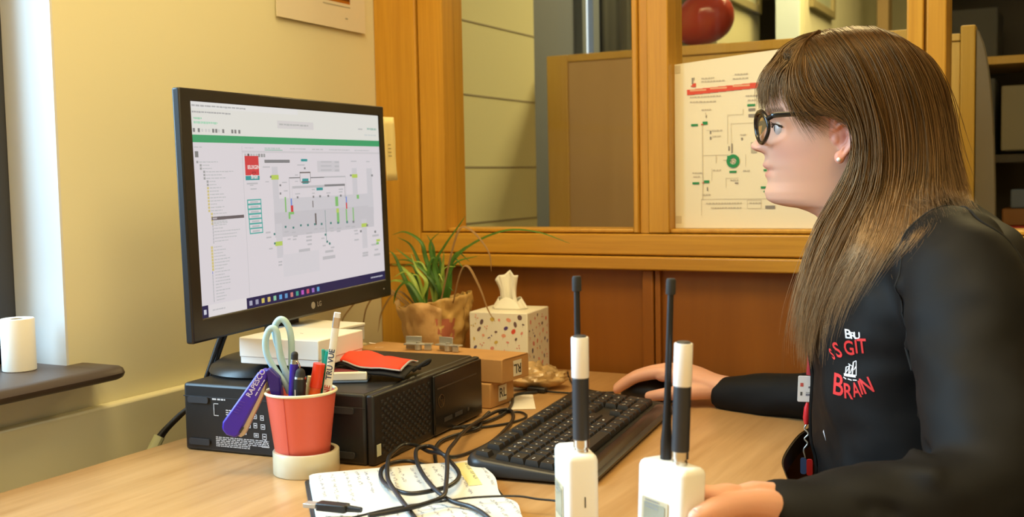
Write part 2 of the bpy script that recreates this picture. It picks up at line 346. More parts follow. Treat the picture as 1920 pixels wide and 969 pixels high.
def divider(name, label, x0, x1, y, ztop, edge_l=.045, edge_t=.018, m=None, rz=0):
    t = thing(name, label, 'screen', (x0, y, 0), rz, None)
    wd = x1 - x0
    mkobj('board', MB().box((edge_l, .004, .06), (wd - edge_l, .034, ztop - edge_t)), m or M_pale, t, bevel=.002)
    mkobj('edge_frame', MB().box((0, 0, 0), (edge_l, .038, ztop)).box((wd - edge_l, 0, 0), (wd, .038, ztop)).box((edge_l, 0, ztop - edge_t), (wd - edge_l, .038, ztop)).box((edge_l, 0, 0), (wd - edge_l, .038, .06)), M_yell, t, bevel=.003)
    return t
divider('office_screen', 'pale wooden office screen behind the first glazed pane, beside the frosted strip', -1.296, -.80, 2.70, 1.428, .062, .02)
divider('office_screen', 'yellow wooden office screen standing behind the taped diagram poster', -.78, -.245, 2.2, 1.3665, .03, .02, M_yell)
t = thing('office_screen', 'narrow yellow wooden screen behind the third pane, ending in a square post', 'screen', (-.240, 2.2, 0))
mkobj('board', MB().box((0, .006, .05), (.0275, .034, 1.338)), M_yell, t, bevel=.002)
mkobj('top_rail', MB().box((0, .002, 1.3385), (.0275, .036, 1.352)), M_yell, t, bevel=.002)
mkobj('post', MB().box((.028, 0, 0), (.0535, .038, 1.366)), wood('amber beech post', (.46, .27, .035), (.54, .33, .06), (30, 30, 1.5), .45), t, bevel=.003)
# curved grey end panel beside that post
t = thing('end_panel', 'tall grey panel with curved top corner, beside the yellow post behind the glass', 'panel', (-.1858, 2.205, 0))
pr = [(0, 0), (0, 1.358)] + [(p.x, p.z) for p in catmull([V(p) for p in ((.003, 0, 1.356), (.014, 0, 1.325), (.023, 0, 1.27), (.030, 0, 1.19), (.0345, 0, 1.08), (.037, 0, .95))], 5)] + [(.038, 0)]
mkobj('panel_board', MB().prism(pr, -.03, 0, M=frame((0, 0, 0), (1, 0, 0), (0, 0, 1))), mat('grey brown board', (.17, .135, .085), .7, bump=.2), t, bevel=.002)
mkobj('base_block', MB().box((-.005, -.05, 0), (.045, .08, .02)), M_dark, t)
# red balloon
t = thing('balloon', 'shiny red balloon floating behind the glass above the poster', 'balloon', (-.968, 2.9, 1.437))
prof = [(0.001, -.005), (.012, .0), (.03, .006), (.052, .03), (.066, .062), (.07, .095), (.064, .125), (.046, .15), (.022, .163), (.001, .167)]
M_red = mat('red balloon', (.46, .06, .03), .18, spec=.6)
rp = catmull([V((r, 0, z)) for r, z in prof], 4)
mkobj('envelope', MB().lathe([(max(p.x, .0005), p.z) for p in rp], 32), M_red, t, smooth=60)
for ch in t.children: ch.rotation_euler = (0, math.radians(62), .15); ch.location = (-.03, 0, .045)
mkobj('string', MB().tube([(-.03, 0, .04), (-.04, .005, -.3), (-.02, .0, -.8), (-.03, 0, -1.449)], .0012, 6), mat('white string', (.7, .7, .7)), t)
# far side of the next room: side wall with a slit of daylight, two short cross walls, pictures
M_olive = mat('olive cream far wall', (.40, .38, .21), .8)
struct('wall_far_cross', MB().box((-1.14, 3.6, 0), (-1.10, 4.14, ZC)), M_olive)
struct('wall_far_end', MB().box((-.98, 4.0, 0), (-.90, 5.5, ZC)), mat('cream far paint', (.58, .56, .36), .8))
struct('trim_3', MB().box((-1.0, 3.985, 0), (-.918, 4.0, ZC)), mat('white paint in blue daylight', (.56, .68, .78), .6))  # white pillar face; the blue of the daylight is put into its colour
struct('doorway_1', MB().box((-1.08, 4.3, 0), (-1.0, 4.34, 2.2)), mat('dark doorway fill', (.05, .045, .035), .6))  # dark sheet standing in for the shade of the doorway gap
struct('trim_2', MB().box((-.80, 4.9, 0), (-.755, 5.0, ZC)), mat('brown far post', (.26, .17, .06), .6))
def wall_picture(label, x, y0, y1, z0, z1, fm, pm):
    t = thing('picture_frame', label, 'picture', (x, y0, z0))
    mkobj('frame', MB().box((0, 0, 0), (.02, .03, z1 - z0)).box((0, y1 - y0 - .03, 0), (.02, y1 - y0, z1 - z0)).box((0, .03, 0), (.02, y1 - y0 - .03, .03)).box((0, .03, z1 - z0 - .03), (.02, y1 - y0 - .03, z1 - z0)), fm, t, bevel=.003)
    mkobj('print', MB().box((.0005, .03, .03), (.006, y1 - y0 - .03, z1 - z0 - .03)), pm, t)
wall_picture('olive framed board on the far side wall just behind the red balloon', -1.0995, 3.62, 4.10, 1.69, 2.1, mat('olive frame', (.20, .17, .07), .5), mat('green grey print', (.36, .37, .24), .5))
wall_picture('brown framed picture on the far cream wall, above the top of the head', -.8995, 4.06, 4.44, 1.695, 2.1, mat('brown picture frame', (.24, .20, .09), .5), mat('grey green picture', (.30, .33, .22), .5))
def back_picture(label, x0, x1, z0, z1):
    t = thing('wall_print', label, 'picture', (x0, 5.47, z0)); mkobj('frame', MB().box((0, 0, 0), (x1 - x0, .025, z1 - z0)), mat('black picture frame', (.03, .03, .035), .5), t, bevel=.003)
    mkobj('print', MB().box((.03, -.002, .03), (x1 - x0 - .03, .001, z1 - z0 - .03)), mat('dark grey print', (.06, .065, .075), .4), t)
back_picture('small dark framed print on the back wall, between the head and the timber mullion', -.52, -.38, 1.68, 1.86)
back_picture('dark framed print on the back wall, hung higher than the small one', -.56, -.38, 1.89, 2.12)
fw9 = struct('window_9', MB().box((-1.5, 3.34, .9), (-1.47, 3.372, 2.3)).box((-1.5, 3.43, .9), (-1.47, 3.48, 2.3)), mat('grey window stile', (.16, .19, .22), .4))
mkobj('glow_pane', MB().box((-1.5, 3.372, .9), (-1.49, 3.43, 2.3)), mat('daylight glow pane', (.6, .65, .7), .4, emit=(.52, .72, .95), es=1.), fw9)  # daylight put in as the pane's own pale blue glow
t = thing('curtain', 'dark grey curtain hanging beside the bright window slit behind the first pane', 'curtain', (-1.47, 3.49, .3))
cv = [[V((.02 * math.sin(k * 1.9) * (1 if k % 2 else .6), .16 * k / 20, z)) for k in range(21)] for z in (0, 1.0, 2.0)]
mkobj('cloth', MB().rings(cv, cap=False, closed=False), mat('charcoal green cloth', (.055, .058, .045), .9), t, smooth=60, solid=.004)
mkobj('rail', MB().cyl((0, -.05, 2.0), (0, .3, 2.0), .012), M_steel0, t)
struct('trim_4', MB().box((-1.5, 3.66, 0), (-1.44, 3.70, ZC)), mat('grey far pole', (.27, .28, .24), .5))
struct('wall_far_inner', MB().box((-1.5, 3.70, 0), (-1.46, 3.76, ZC)).box((-1.46, 3.74, 0), (-1.14, 3.78, ZC)), M_olive)
# dark shelving beyond the third pane
t = thing('shelf_unit', 'dark open shelving with boxes behind the third glass pane', 'shelf', (-.36, 3.15, 0))
M_shelf = mat('dark shelf', (.035, .028, .022), .6)
mkobj('carcass', MB().box((0, .32, 0), (1.3, .34, 2.2)).box((-.02, 0, 0), (0, .34, 2.2)).box((1.3, 0, 0), (1.32, .34, 2.2)).box((.62, 0, 0), (.64, .34, 2.2)), M_shelf, t)
for z in (.3, .62, .9, 1.12, 1.375, 1.68, 2.0): mkobj('shelf', MB().box((0, 0, z), (1.3, .32, z + .02)), M_shelf if z not in (1.375,) else M_yell, t)
def shelf_item(name, label, cat, x0, x1, z, h, m, y=3.18, dpt=.2, grp=None):
    o = mkobj(name, MB().box((x0, y, z), (x1, y + dpt, z + h)), m, bevel=.004); tag(o, label, cat, grp); return o
shelf_item('storage_box', 'dark grey box on the top visible shelf behind the third pane', 'box', -.33, -.215, 1.396, .13, mat('charcoal card', (.06, .065, .075), .7))
shelf_item('storage_box', 'pale grey box at the shelf level beside the dark box', 'box', -.205, .0, 1.15, .17, mat('pale grey card', (.22, .2, .15), .7))
shelf_item('storage_box', 'charcoal box low on the shelf between pale board and red folder', 'box', -.335, -.22, 1.142, .2, mat('charcoal card', ()))
shelf_item('ring_binder', 'red ring binder lying flat on the dark shelving', 'binder', -.21, .03, .922, .03, mat('red card', (.42, .03, .03), .5))
shelf_item('ring_binder', 'brown binder lying flat on top of the red one', 'binder', -.2, .02, .953, .045, mat('brown card', (.2, .08, .02), .5))
shelf_item('small_box', 'small blue grey box on top of the brown binder behind the glass', 'box', -.18, -.14, .999, .05, mat('blue grey plastic', (.09, .12, .2), .4), dpt=.06)

# ------------------------------------------------------------------ lights
def area(name, loc, rot, sx, sy, power, col):
    l = bpy.data.lights.new(name, 'AREA'); l.shape = 'RECTANGLE'; l.size = sx; l.size_y = sy; l.energy = power; l.color = col
    o = bpy.data.objects.new(name, l); COL.objects.link(o); o.location = loc; o.rotation_euler = rot; return o
WARM = (1., .77, .36); COOL = (.47, .74, 1.)
def ceiling_lamp(x, y, sx, sy, p, label):
    t = thing('ceiling_light', label, 'lamp', (x, y, ZC - .06), 0, 'ceiling light panels')
    mkobj('frame', MB().box((-sx / 2 - .03, -sy / 2 - .03, .02), (sx / 2 + .03, sy / 2 + .03, .06)), M_wallw, t, bevel=.004)
    mkobj('diffuser', MB().box((-sx / 2, -sy / 2, .012), (sx / 2, sy / 2, .02)), mat('lit diffuser', (.8, .8, .8), .6, emit=(1., .75, .36), es=3.), t)
    area('ceiling_lamp_light', (x, y, ZC - .055), (0, 0, 0), sx, sy, p, WARM)
ceiling_lamp(-.62, .95, 1.2, .5, P_CEIL, 'warm ceiling light panel over the desk')
ceiling_lamp(.9, .2, 1.2, .5, P_CEIL * .9, 'warm ceiling light panel over the middle of the room')
ceiling_lamp(.3, -1.3, 1.2, .5, P_CEIL * .7, 'warm ceiling light panel at the back of the room')
ceiling_lamp(-.3, 3.6, 1.2, .5, P_FAR, 'warm ceiling light panel in the room behind the glass')
area('window_daylight', (-2.5, .15, 2.0), (0, math.radians(-68), 0), 1.8, 2.2, P_WIN, COOL)
area('far_window_daylight', (-1.62, 2.76, 1.6), (0, math.radians(-90), 0), 1.3, .22, 3., COOL)
wd = bpy.data.worlds.new('World'); scene.world = wd; wd.use_nodes = True
bg = wd.node_tree.nodes['Background']; bg.inputs['Color'].default_value = (.75, .87, 1., 1); bg.inputs['Strength'].default_value = .8

# ------------------------------------------------------------------ desk
DZ = .74
M_desk = wood('light beech desk top', (.37, .195, .068), (.53, .32, .14), (24, 1.6, 26), .30, rot=.0, fine=.3, spec=.5, coat=.1)
M_deskedge = mat('dark desk edge', (.02, .013, .008), .5)
edge = catmull([V(p) for p in ((.75, .98, 0), (.2, 1.0, 0), (-.02, 1.03, 0), (-.14, 1.09, 0), (-.235, 1.17, 0), (-.293, 1.25, 0), (-.3225, 1.32, 0), (-.339, 1.38, 0), (-.348, 1.47, 0), (-.349, 1.54, 0), (-.335, 1.60, 0), (-.29, 1.655, 0), (-.2, 1.685, 0), (-.05, 1.70, 0), (.3, 1.70, 0))], 6)
poly = [(p.x, p.y) for p in edge] + [(.3, 1.872), (-1.14, 1.872), (-1.14, -.3), (.75, -.3)]
desk = thing('desk', 'large light beech corner desk with a curved dark edge', 'desk', (-.6, .9, 0))
mkobj('desk_top', MB().prism(poly, DZ - .0255, DZ), M_desk, desk, world=True)
bd = MB(); n = len(edge)
bd.rings([[V((p.x, p.y, DZ - .026)) + o for o in (V((-.0005, 0, 0)), V((.0022, 0, 0)), V((.0022, 0, .0245)), V((-.0005, 0, .0245)))] for p in edge])
mkobj('edge_band', bd, M_deskedge, desk, world=True)
for i, (lo, hi) in enumerate((((-1.1, 1.75, 0), (-.5, 1.775, DZ - .026)), ((-1.1, -.25, 0), (-.5, -.225, DZ - .026)), ((.25, 1.72, 0), (.275, 1.86, DZ - .026)), ((.69, -.25, 0), (.715, .9, DZ - .026)))):
    mkobj('panel_leg', MB().box(lo, hi), M_desk, desk, world=True, bevel=.002)

# ------------------------------------------------------------------ tape roll on the sill
t = thing('paper_roll', 'white paper roll standing on the dark window sill', 'paper roll', (-1.321, 1.034, .8472), .3)
M_paper = mat('white paper', (.84, .82, .76), .8)
mkobj('roll', MB().lathe([(.0105, .0005), (.0215, 0), (.0225, .001), (.0225, .0715), (.0215, .073), (.0105, .0725), (.0105, .0005)], 40), M_paper, t, smooth=40)
mkobj('core', MB().lathe([(.0085, .001), (.0105, .001), (.0105, .072), (.0085, .072), (.0085, .001)], 32), mat('grey card core', (.42, .36, .26), .8), t)
for ch in t.children: ch.rotation_euler = (0, math.radians(0), 0)

# ------------------------------------------------------------------ calendar on the left wall
t = thing('calendar_sheet', 'cream calendar sheet with an orange picture pinned to the left wall', 'calendar', (XW, 1.706, 1.398))
M_card = mat('cream card', (.80, .72, .56), .7)
def colsheet(name, rects, M, m, parent, base=None, step=.00004):
    b = MB()
    for i, (c, x0, y0, x1, y1) in enumerate(rects):
        z = step * (i + 1)
        b.quad(*[M @ V(p) for p in ((x0, y0, z), (x1, y0, z), (x1, y1, z), (x0, y1, z))], col=c)
    return mkobj(name, b, m, parent, smooth=0, clean=False)
M_print = attrmat('print on paper', .75, .2)
S = frame((.006, -.135, 0), (0, 1, 0), (0, .0, 1), (1, 0, 0))
sheet = MB(); sheet.prism([(0, 0), (.272, -.003), (.272, .42), (0, .42)], 0, .0012, M=frame((.005, -.135, 0), (0, 1, 0), (0, 0, 1), (1, 0, 0)))
mkobj('sheet', sheet, M_card, t)
og, dk, gy = (.46, .16, .012), (.16, .05, .005), (.42, .40, .30)
colsheet('printed_picture', [(og, .045, .048, .222, .30), (dk, .045, .053, .222, .066), (dk, .06, .075, .2, .085), (gy, .015, .052, .04, .0555), (gy, .135, .0405, .222, .0425), (gy, .018, .0345, .024, .038), (gy, .205, .018, .213, .021)], frame((.0063, -.135, 0), (0, 1, 0), (0, 0, 1), (1, 0, 0)), M_print, t)

# ------------------------------------------------------------------ computer case lying flat
M_blk = mat('black case plastic', (.012, .012, .013), .42, bump=.06, bscale=900)
M_blk2 = mat('black gloss plastic', (.010, .010, .011), .25)
M_rub = mat('grey black rubber', (.028, .028, .032), .7)
pc = thing('computer_case', 'black small computer case lying flat under the monitor', 'computer', (-.7944, 1.1341, DZ), math.radians(4.6 + 180))
# local: x grows to the left (away from front bezel), y grows toward the camera (negated), so use -y for depth
PW, PD, PH = .297, .325, .0925
b = MB().box((.012, -PD, .0), (PW, 0, PH)); mkobj('body', b, M_blk, pc, bevel=.004)
b = MB().box((.0, -PD + .001, .001), (.0115, -.001, PH - .001)); mkobj('front_bezel', b, M_blk, pc, bevel=.003)
vt = MB()
for i in range(15):
    for j in range(19):
        y = -.02 - j * .0072; z = .012 + i * .0048
        if (i + j) % 2 == 0: vt.box((-.0012, y - .0046, z), (.0005, y, z + .0028))
mkobj('vent', vt, M_rub, pc)
b = MB().box((-.004, -PD + .004, .004), (.001, -.162, PH - .004)); bz = mkobj('drive_panel', b, M_blk2, pc, bevel=.002)
lg = MB()
lg.lathe([(.0085, 0), (.0095, 0), (.0095, .0006), (.0085, .0006), (.0085, 0)], 32)
for v in lg.v[:]: pass
lg.v = [(-.0042 - z, -.182 + x, .05 + y) for x, y, z in lg.v]
put_text(lg, 'hp', .013, frame((-.0046, -.182, .0505), (0, -1, 0), (0, 0, 1), (-1, 0, 0)), shear=.25)
mkobj('logo_badge', lg, mat('bronze logo', (.16, .10, .05), .3, metal=.6), bz)
pt = MB().box((-.0045, -.215, .018), (-.003, -.19, .024)).box((-.0045, -.25, .018), (-.003, -.225, .024)).cyl((-.0045, -.27, .021), (-.003, -.27, .021), .003)
mkobj('front_ports', pt, mat('port grey', (.05, .05, .055), .4), bz)
ed = MB().box((-.0048, -.30, .068), (-.0035, -.17, .0695)); mkobj('trim_line', ed, mat('bronze line', (.06, .045, .03), .4), bz)
for x, z in ((.028, .066), (.028, .0085), (.255, .066), (.255, .0085)):
    mkobj('rubber_foot', MB().prism(rrect(x, z, x + .034, z + .0085, .003), 0, .002, M=frame((0, .0005, 0), (1, 0, 0), (0, 0, 1), (0, 1, 0))), M_rub, pc)
mkobj('seam', MB().box((.012, -.001, .074), (PW, .0006, .0752)), M_rub, pc)
stk = MB(); stk.box((-.0008, -.016, .012), (.0006, -.006, .027)); mkobj('energy_sticker', stk, mat('pale sticker', (.62, .66, .50), .5), pc)
# printed legal label on the camera-facing side (x runs right to left from outside)
lb = MB(); white = (.62, .62, .64); LM = frame((PW, .0007, 0), (-1, 0, 0), (0, 0, 1), (0, 1, 0))
rr = random.Random(3)
for k in range(6): sheet_text(lb, rr, .052, .0165 - k * .0024 + .004, .138 - (k > 3) * .03, .0013, LM, white, 11)
for cx, cz, w, h in ((.106, .052, .006, .007), (.116, .053, .008, .006), (.128, .052, .006, .007), (.106, .040, .007, .006), (.117, .041, .006, .007), (.129, .040, .007, .007), (.1, .030, .005, .005), (.118, .028, .008, .006), (.131, .027, .007, .008)):
    for x0, z0, x1, z1 in ((-w / 2, -h / 2, w / 2, -h / 2 + .001), (-w / 2, h / 2 - .001, w / 2, h / 2), (-w / 2, -h / 2, -w / 2 + .001, h / 2), (w / 2 - .001, -h / 2, w / 2, h / 2), (-w / 4, -.001, w / 4, .001)):
        lb.quad(*[LM @ V(p) for p in ((cx + x0, cz + z0, 0), (cx + x1, cz + z0, 0), (cx + x1, cz + z1, 0), (cx + x0, cz + z1, 0))], col=white)
for k in range(3): sheet_text(lb, rr, .07, .058 - k * .003, .1, .0014, LM, white, 5)
for x0, z0, x1, z1 in ((.05, .05, .058, .051), (.05, .066, .058, .067), (.05, .05, .051, .067)): lb.quad(*[LM @ V(p) for p in ((x0, z0, 0), (x1, z0, 0), (x1, z1, 0), (x0, z1, 0))], col=white)
sheet_text(lb, rr, .048, .0715, .07, .0022, LM, white, 3); sheet_text(lb, rr, .084, .062, .112, .0015, LM, white, 4)
for (ax, az), (bx, bz_) in (((.126, .013), (.132, .023)), ((.132, .023), (.138, .013)), ((.126, .013), (.138, .013))):
    d = V((bx - ax, bz_ - az)).normalized() * .0006; lb.quad(*[LM @ V(p) for p in ((ax - d.y, az + d.x, 0), (ax + d.y, az - d.x, 0), (bx + d.y, bz_ - d.x, 0), (bx - d.y, bz_ + d.x, 0))], col=white)
mkobj('regulatory_label', lb, M_print, pc, smooth=0)

# ------------------------------------------------------------------ monitor
mon = thing('monitor', 'black flat monitor showing a plant control diagram, standing on the computer case', 'monitor', (-1.068, 1.337, DZ + PH))
# local frame of the panel: origin = panel centre, X along the width (near -> far), Y up, Z out of the screen
a_ = -.1136; d_ = V((math.sin(a_), math.cos(a_), 0)); n_ = V((math.cos(a_), -math.sin(a_), 0)); up_ = (V((0, 0, 1)) - n_ * .0143).normalized(); n_ = d_.cross(up_)
roll = math.radians(.55); dx = d_ * math.cos(roll) + up_ * math.sin(roll); ux = up_ * math.cos(roll) - d_ * math.sin(roll)
PC = V((-1.0541, 1.3347, 1.0629)); W2, H2 = .556 / 2, .33 / 2
MF = frame(PC, dx, ux, n_); ML = Matrix.Translation(-V(mon.location)) @ MF
M_bez = mat('black bezel plastic', (.014, .0125, .012), .38)
T = lambda *ps: [ML @ V(p) for p in ps]
sx0, sx1, sy0, sy1 = -W2 + .0235, W2 - .018, -H2 + .0305, H2 - .0165
bz = MB()
def hole_plate(mb, X0, Y0, X1, Y1, x0, y0, x1, y1, z0, z1, M):
    o = [(X0, Y0), (X1, Y0), (X1, Y1), (X0, Y1)]; i = [(x0, y0), (x1, y0), (x1, y1), (x0, y1)]
    vs = [M @ V((x, y, z)) for z in (z0, z1) for q in (o, i) for x, y in q]
    fs = []
    for k in range(4):
        j = (k + 1) % 4
        fs += [(8 + k, 8 + j, 12 + j, 12 + k), (k, 4 + k, 4 + j, j), (k, j, 8 + j, 8 + k), (4 + k, 12 + k, 12 + j, 4 + j)]
    mb.add(vs, fs)
hole_plate(bz, -W2, -H2, W2, H2, sx0, sy0, sx1, sy1, -.012, 0, ML)
mkobj('bezel', bz, M_bez, mon, bevel=.0025)
bk_ = MB(); bk_.rings([[ML @ V((x, y, z)) for x, y in rrect(-W2 * k, -H2 * k, W2 * k, H2 * k, .012)] for z, k in ((-.0125, .992), (-.0155, .975), (-.028, .80), (-.048, .55), (-.052, .5))])
mkobj('back_shell', bk_, mat('blue black back shell', (.03, .04, .06), .35), mon, smooth=40)
scr = MB(); scr.box((sx0 - .002, sy0 - .002, -.006), (sx1 + .002, sy1 + .002, -.0022), M=ML); screen = mkobj('screen_panel', scr, mat('screen glass black', (.01, .01, .012), .25), mon)
UIC = dict(red=(.62, .05, .06), teal=(.03, .30, .30), tealk=(.06, .22, .2), dk=(.22, .22, .23), dkr=(.16, .14, .14), gr=(.50, .49, .51), lg=(.60, .575, .60), lg2=(.60, .58, .61), lg3=(.56, .54, .57), lgr=(.66, .63, .66), lime=(.46, .60, .12), green=(.22, .50, .16), blue=(.16, .25, .62), outl=(.08, .40, .36), green_bar=(.045, .34, .14))
BG = (.70, .655, .685)
els = []
def ui(c, x0, y0, x1, y1): els.append((UIC.get(c, c) if isinstance(c, str) else c, x0, y0, x1, y1))
ui(BG, 0, 0, 1, 1); ui((.74, .73, .68), 0, 0, 1, .152); ui((.76, .75, .73), 0, .0, .5, .03)
ru = random.Random(5)
def dash(x0, y, x1, h, c=(.36, .36, .36), n=5):
    x = x0
    while x < x1 - .003:
        w = min((x1 - x0) / n * ru.uniform(.25, .75), x1 - x); ui(tuple(q * .75 + .17 for q in c), x, y + h * .15, x + w * .84, y + h * ru.uniform(.75, .95)); x += w
dash(.005, .012, .24, .011, n=8); dash(.005, .042, .17, .01, (.3, .3, .3), 8)
dash(.01, .07, .045, .012, (.25, .62, .36), 2); dash(.01, .088, .11, .014, (.30, .66, .42), 5)
for x in (.005, .025, .085, .098, .128, .168, .182, .2): ui((.22, .22, .22), x, .122, x + .009, .14)
for x in (.04, .055, .068, .11): ui((.6, .6, .58), x, .124, x + .008, .138)
ui((.66, .63, .62), .39, .065, .585, .105); dash(.40, .078, .56, .012, (.4, .4, .38), 5); dash(.86, .082, .89, .01); dash(.92, .075, .985, .016, (.25, .45, .36), 2); dash(.9, .115, .985, .01, (.55, .6, .58), 2)
ui('green_bar', 0, .152, 1, .187)
dash(.01, .166, .04, .01, (.7, .85, .72), 2); dash(.055, .164, .31, .012, (.35, .66, .42), 6)
dash(.005, .205, .04, .008, (.5, .5, .5), 1); ui((.2, .2, .2), .008, .228, .022, .256)
ui((.56, .54, .56), .211, .2, .213, .94)
for i, (x, l) in enumerate([(.012, .08), (.025, .03), (.025, .04), (.038, .12), (.038, .07), (.038, .085), (.05, .03), (.05, .03)] + [(.05, .05), (.05, .04), (.05, .06), (.05, .07), (.05, .055), (.05, .03), (.05, .06), (.05, .05), (.06, .06), (.06, .05), (.06, .05), (.06, .06)]):
    y = .272 + i * .0152; ui((.62, .52, .22) if i > 7 else (.35, .35, .35), x, y, x + .008, y + .011); dash(x + .011, y + .002, x + .011 + l, .007, (.46, .46, .47), max(2, int(l * 45)))
ui((.13, .11, .12), .062, .5355, .205, .5505); ui((.45, .4, .42), .066, .539, .085, .547)
for i, l in enumerate([.06, .055, .04, .115, .1, .1, .06]): y = .556 + i * .0152; dash(.07, y, .07 + l, .007, (.46, .46, .47), max(2, int(l * 60))); ui((.4, .4, .42), .064, y, .067, y + .013)
for i in range(18):
    y = .672 + i * .0147; fo = i < 8
    ui((.64, .54, .22) if fo else ((.2, .25, .6) if i == 8 else (.45, .45, .47)), .052 if fo else .052, y, .0605 if fo else .055, y + .0125); dash(.064, y + .002, .064 + ru.uniform(.025, .075), .007, (.47, .47, .48), 3)
ui((.45, .45, .46), .052, .805, .0532, .935)
dash(.225, .205, .27, .008, (.55, .53, .55), 2); dash(.32, .204, .40, .009, (.40, .5, .46), 3); ui((.12, .42, .26), .32, .2165, .41, .2195); dash(.45, .205, .54, .009, (.48, .47, .48), 3); dash(.57, .206, .64, .009, (.48, .47, .48), 2); dash(.67, .207, .8, .009, (.48, .47, .48), 4); dash(.83, .208, .93, .009, (.48, .47, .48), 4)
ui((.61, .58, .60), .213, .2225, 1, .2325)
for x, dkk in ((.222, .5), (.236, .1), (.25, .45), (.262, .5), (.275, .5), (.287, .3), (.3, .3), (.312, .35)): ui((dkk,) * 3, x, .237, x + .009, .254)
for c, *a in UI_:
    ui(c, *a)
    if c == 'outl': ui(BG, a[0] + .004, a[1] + .006, a[2] - .004, a[3] - .006)
ui((.012, .012, .07), .196, .9475, 1, 1.0); ui((.012, .012, .07), 0, .943, .027, 1); ui((.74, .70, .71), .027, .944, .196, 1.0); dash(.045, .966, .1, .010, (.5, .48, .5), 3)
ui((.6, .62, .7), .008, .962, .019, .985)
for i, c in enumerate([(.4, .4, .5), (.35, .35, .45), (.6, .5, .12), (.6, .45, .15), (.25, .55, .35), (.1, .35, .7), (.12, .3, .55), (.6, .2, .2), (.05, .35, .25), (.5, .1, .5), (.6, .08, .15), (.3, .15, .5), (.1, .35, .6)]):
    x = .208 + i * .0293; ui(c, x, .963, x + .014, .987)
dash(.9, .968, .985, .012, (.4, .4, .5), 4)
SM = ML @ frame((sx0, sy1, -.0021), (1, 0, 0), (0, -1, 0), (0, 0, 1)) @ Matrix.Diagonal((sx1 - sx0, sy1 - sy0, 1, 1))
b = MB(); placed_ = []
for i, (c, x0, y0, x1, y1) in enumerate(els):
    lv = 1 + max([l for (a0, b0, a1, b1, l) in placed_ if a0 < x1 and a1 > x0 and b0 < y1 and b1 > y0], default=0); placed_.append((x0, y0, x1, y1, lv)); z = .00003 * lv
    b.quad(*[SM @ V(p) for p in ((x0, y1, z), (x1, y1, z), (x1, y0, z), (x0, y0, z))], col=c)
ST = ML @ frame((sx0, sy1, .0008), (1, 0, 0), (0, 1, 0), (0, 0, 1))
uvp = lambda u, v: Matrix.Translation((u * (sx1 - sx0), -v * (sy1 - sy0), 0))
put_text(b, 'IEUXGIN', .0075, ST @ uvp(.254, .305), col=(.85, .74, .70), bold=.0002); put_text(b, 'Brain', .008, ST @ uvp(.256, .352), col=(.85, .74, .70), bold=.0002)
for k, (x, y) in enumerate(((.247, .33), (.254, .327), (.261, .33))):
    b.add([ST @ uvp(x, y) @ V(p) for p in ((-.0012, -.0018, 0), (.0012, -.0018, 0), (.0008, .0022, 0))], [(0, 1, 2)], col=(.25, .02, .03))
mkobj('screen_image', b, attrmat('lit screen', .3, .3, emit=SCREEN), screen, smooth=0, clean=False)
lg = MB(); LM2 = ML @ frame((.03, -H2 + .0148, .0006), (1, 0, 0), (0, 1, 0), (0, 0, 1))
lg.cyl(LM2 @ V((-.014, 0, -.0004)), LM2 @ V((-.014, 0, .0003)), .0053, n=28); put_text(lg, 'LG', .0105, LM2 @ Matrix.Translation((.004, 0, 0)), bold=.0002)
mkobj('brand_lettering', lg, mat('silver print', (.42, .40, .38), .35, metal=.3), mon, smooth=0)
lgd = MB().box((W2 - .03, -H2 + .014, .0), (W2 - .026, -H2 + .016, .0006), M=ML); mkobj('power_light', lgd, mat('grey lamp', (.3, .3, .32), .4), mon)
# stand: neck and round foot on the case
tp = V((-.0, 0, 0)) ; base = V((0, 0, 0))
nk = MB(); c0 = V((-.035, .0, .0)); nk.rings([[V((c0.x + x - .0, c0.y + y, z)) for x, y in rrect(-.012, -w, .012, w, .008, 3)] for z, w in ((.012, .042), (.05, .032), (.12, .03), (.20, .034))])
mkobj('stand_neck', nk, M_bez, mon, smooth=40)
ft = MB(); ft.lathe([(.001, 0.), (.098, 0.), (.1, .003), (.097, .010), (.085, .017), (.06, .022), (.03, .0235), (.001, .024)], 56)
ft.v = [(x * .98 + .022, y * 1.2 - .065, z) for x, y, z in ft.v]
mkobj('stand_foot', ft, mat('satin black foot', (.02, .018, .017), .35), mon, smooth=50)
fs = MB().box((-.008, -.152, .0125), (.014, -.136, .0165)); mkobj('foot_sticker', fs, mat('pale blue sticker', (.55, .66, .72), .4), mon)

# yellow note stuck on the monitor's far edge
t = thing('sticky_note', 'yellow paper note stuck to the far upper edge of the monitor', 'note', tuple(MF @ V((W2, .095, 0))))
TL = Matrix.Translation(-V(t.location)) @ MF
nt_ = MB(); rows = []
for i in range(9):
    y = .147 - i * .0138
    rows.append([TL @ V((W2 - .004 + x + (.0016 * i * .4 if x > .01 else .0004 * i), y, .0008 + .006 * (x / .026) ** 2 + .0008 * math.sin(i * .8) * (x / .026))) for x in (0, .007, .014, .021, .027)])
nt_.rings(rows, cap=False, closed=False); nt = mkobj('note', nt_, mat('yellow note paper', (.86, .72, .32), .7), t, solid=.0004, smooth=60)
hw = MB()
for k in range(4): sheet_text(hw, ru, W2 + .0045, .098 - k * .0065, W2 + .0045 + (.013, .012, .014, .013)[k], .0016, TL @ Matrix.Translation((0, 0, .0036)), (.30, .24, .14), 3)
mkobj('handwriting', hw, M_print, nt, smooth=0)

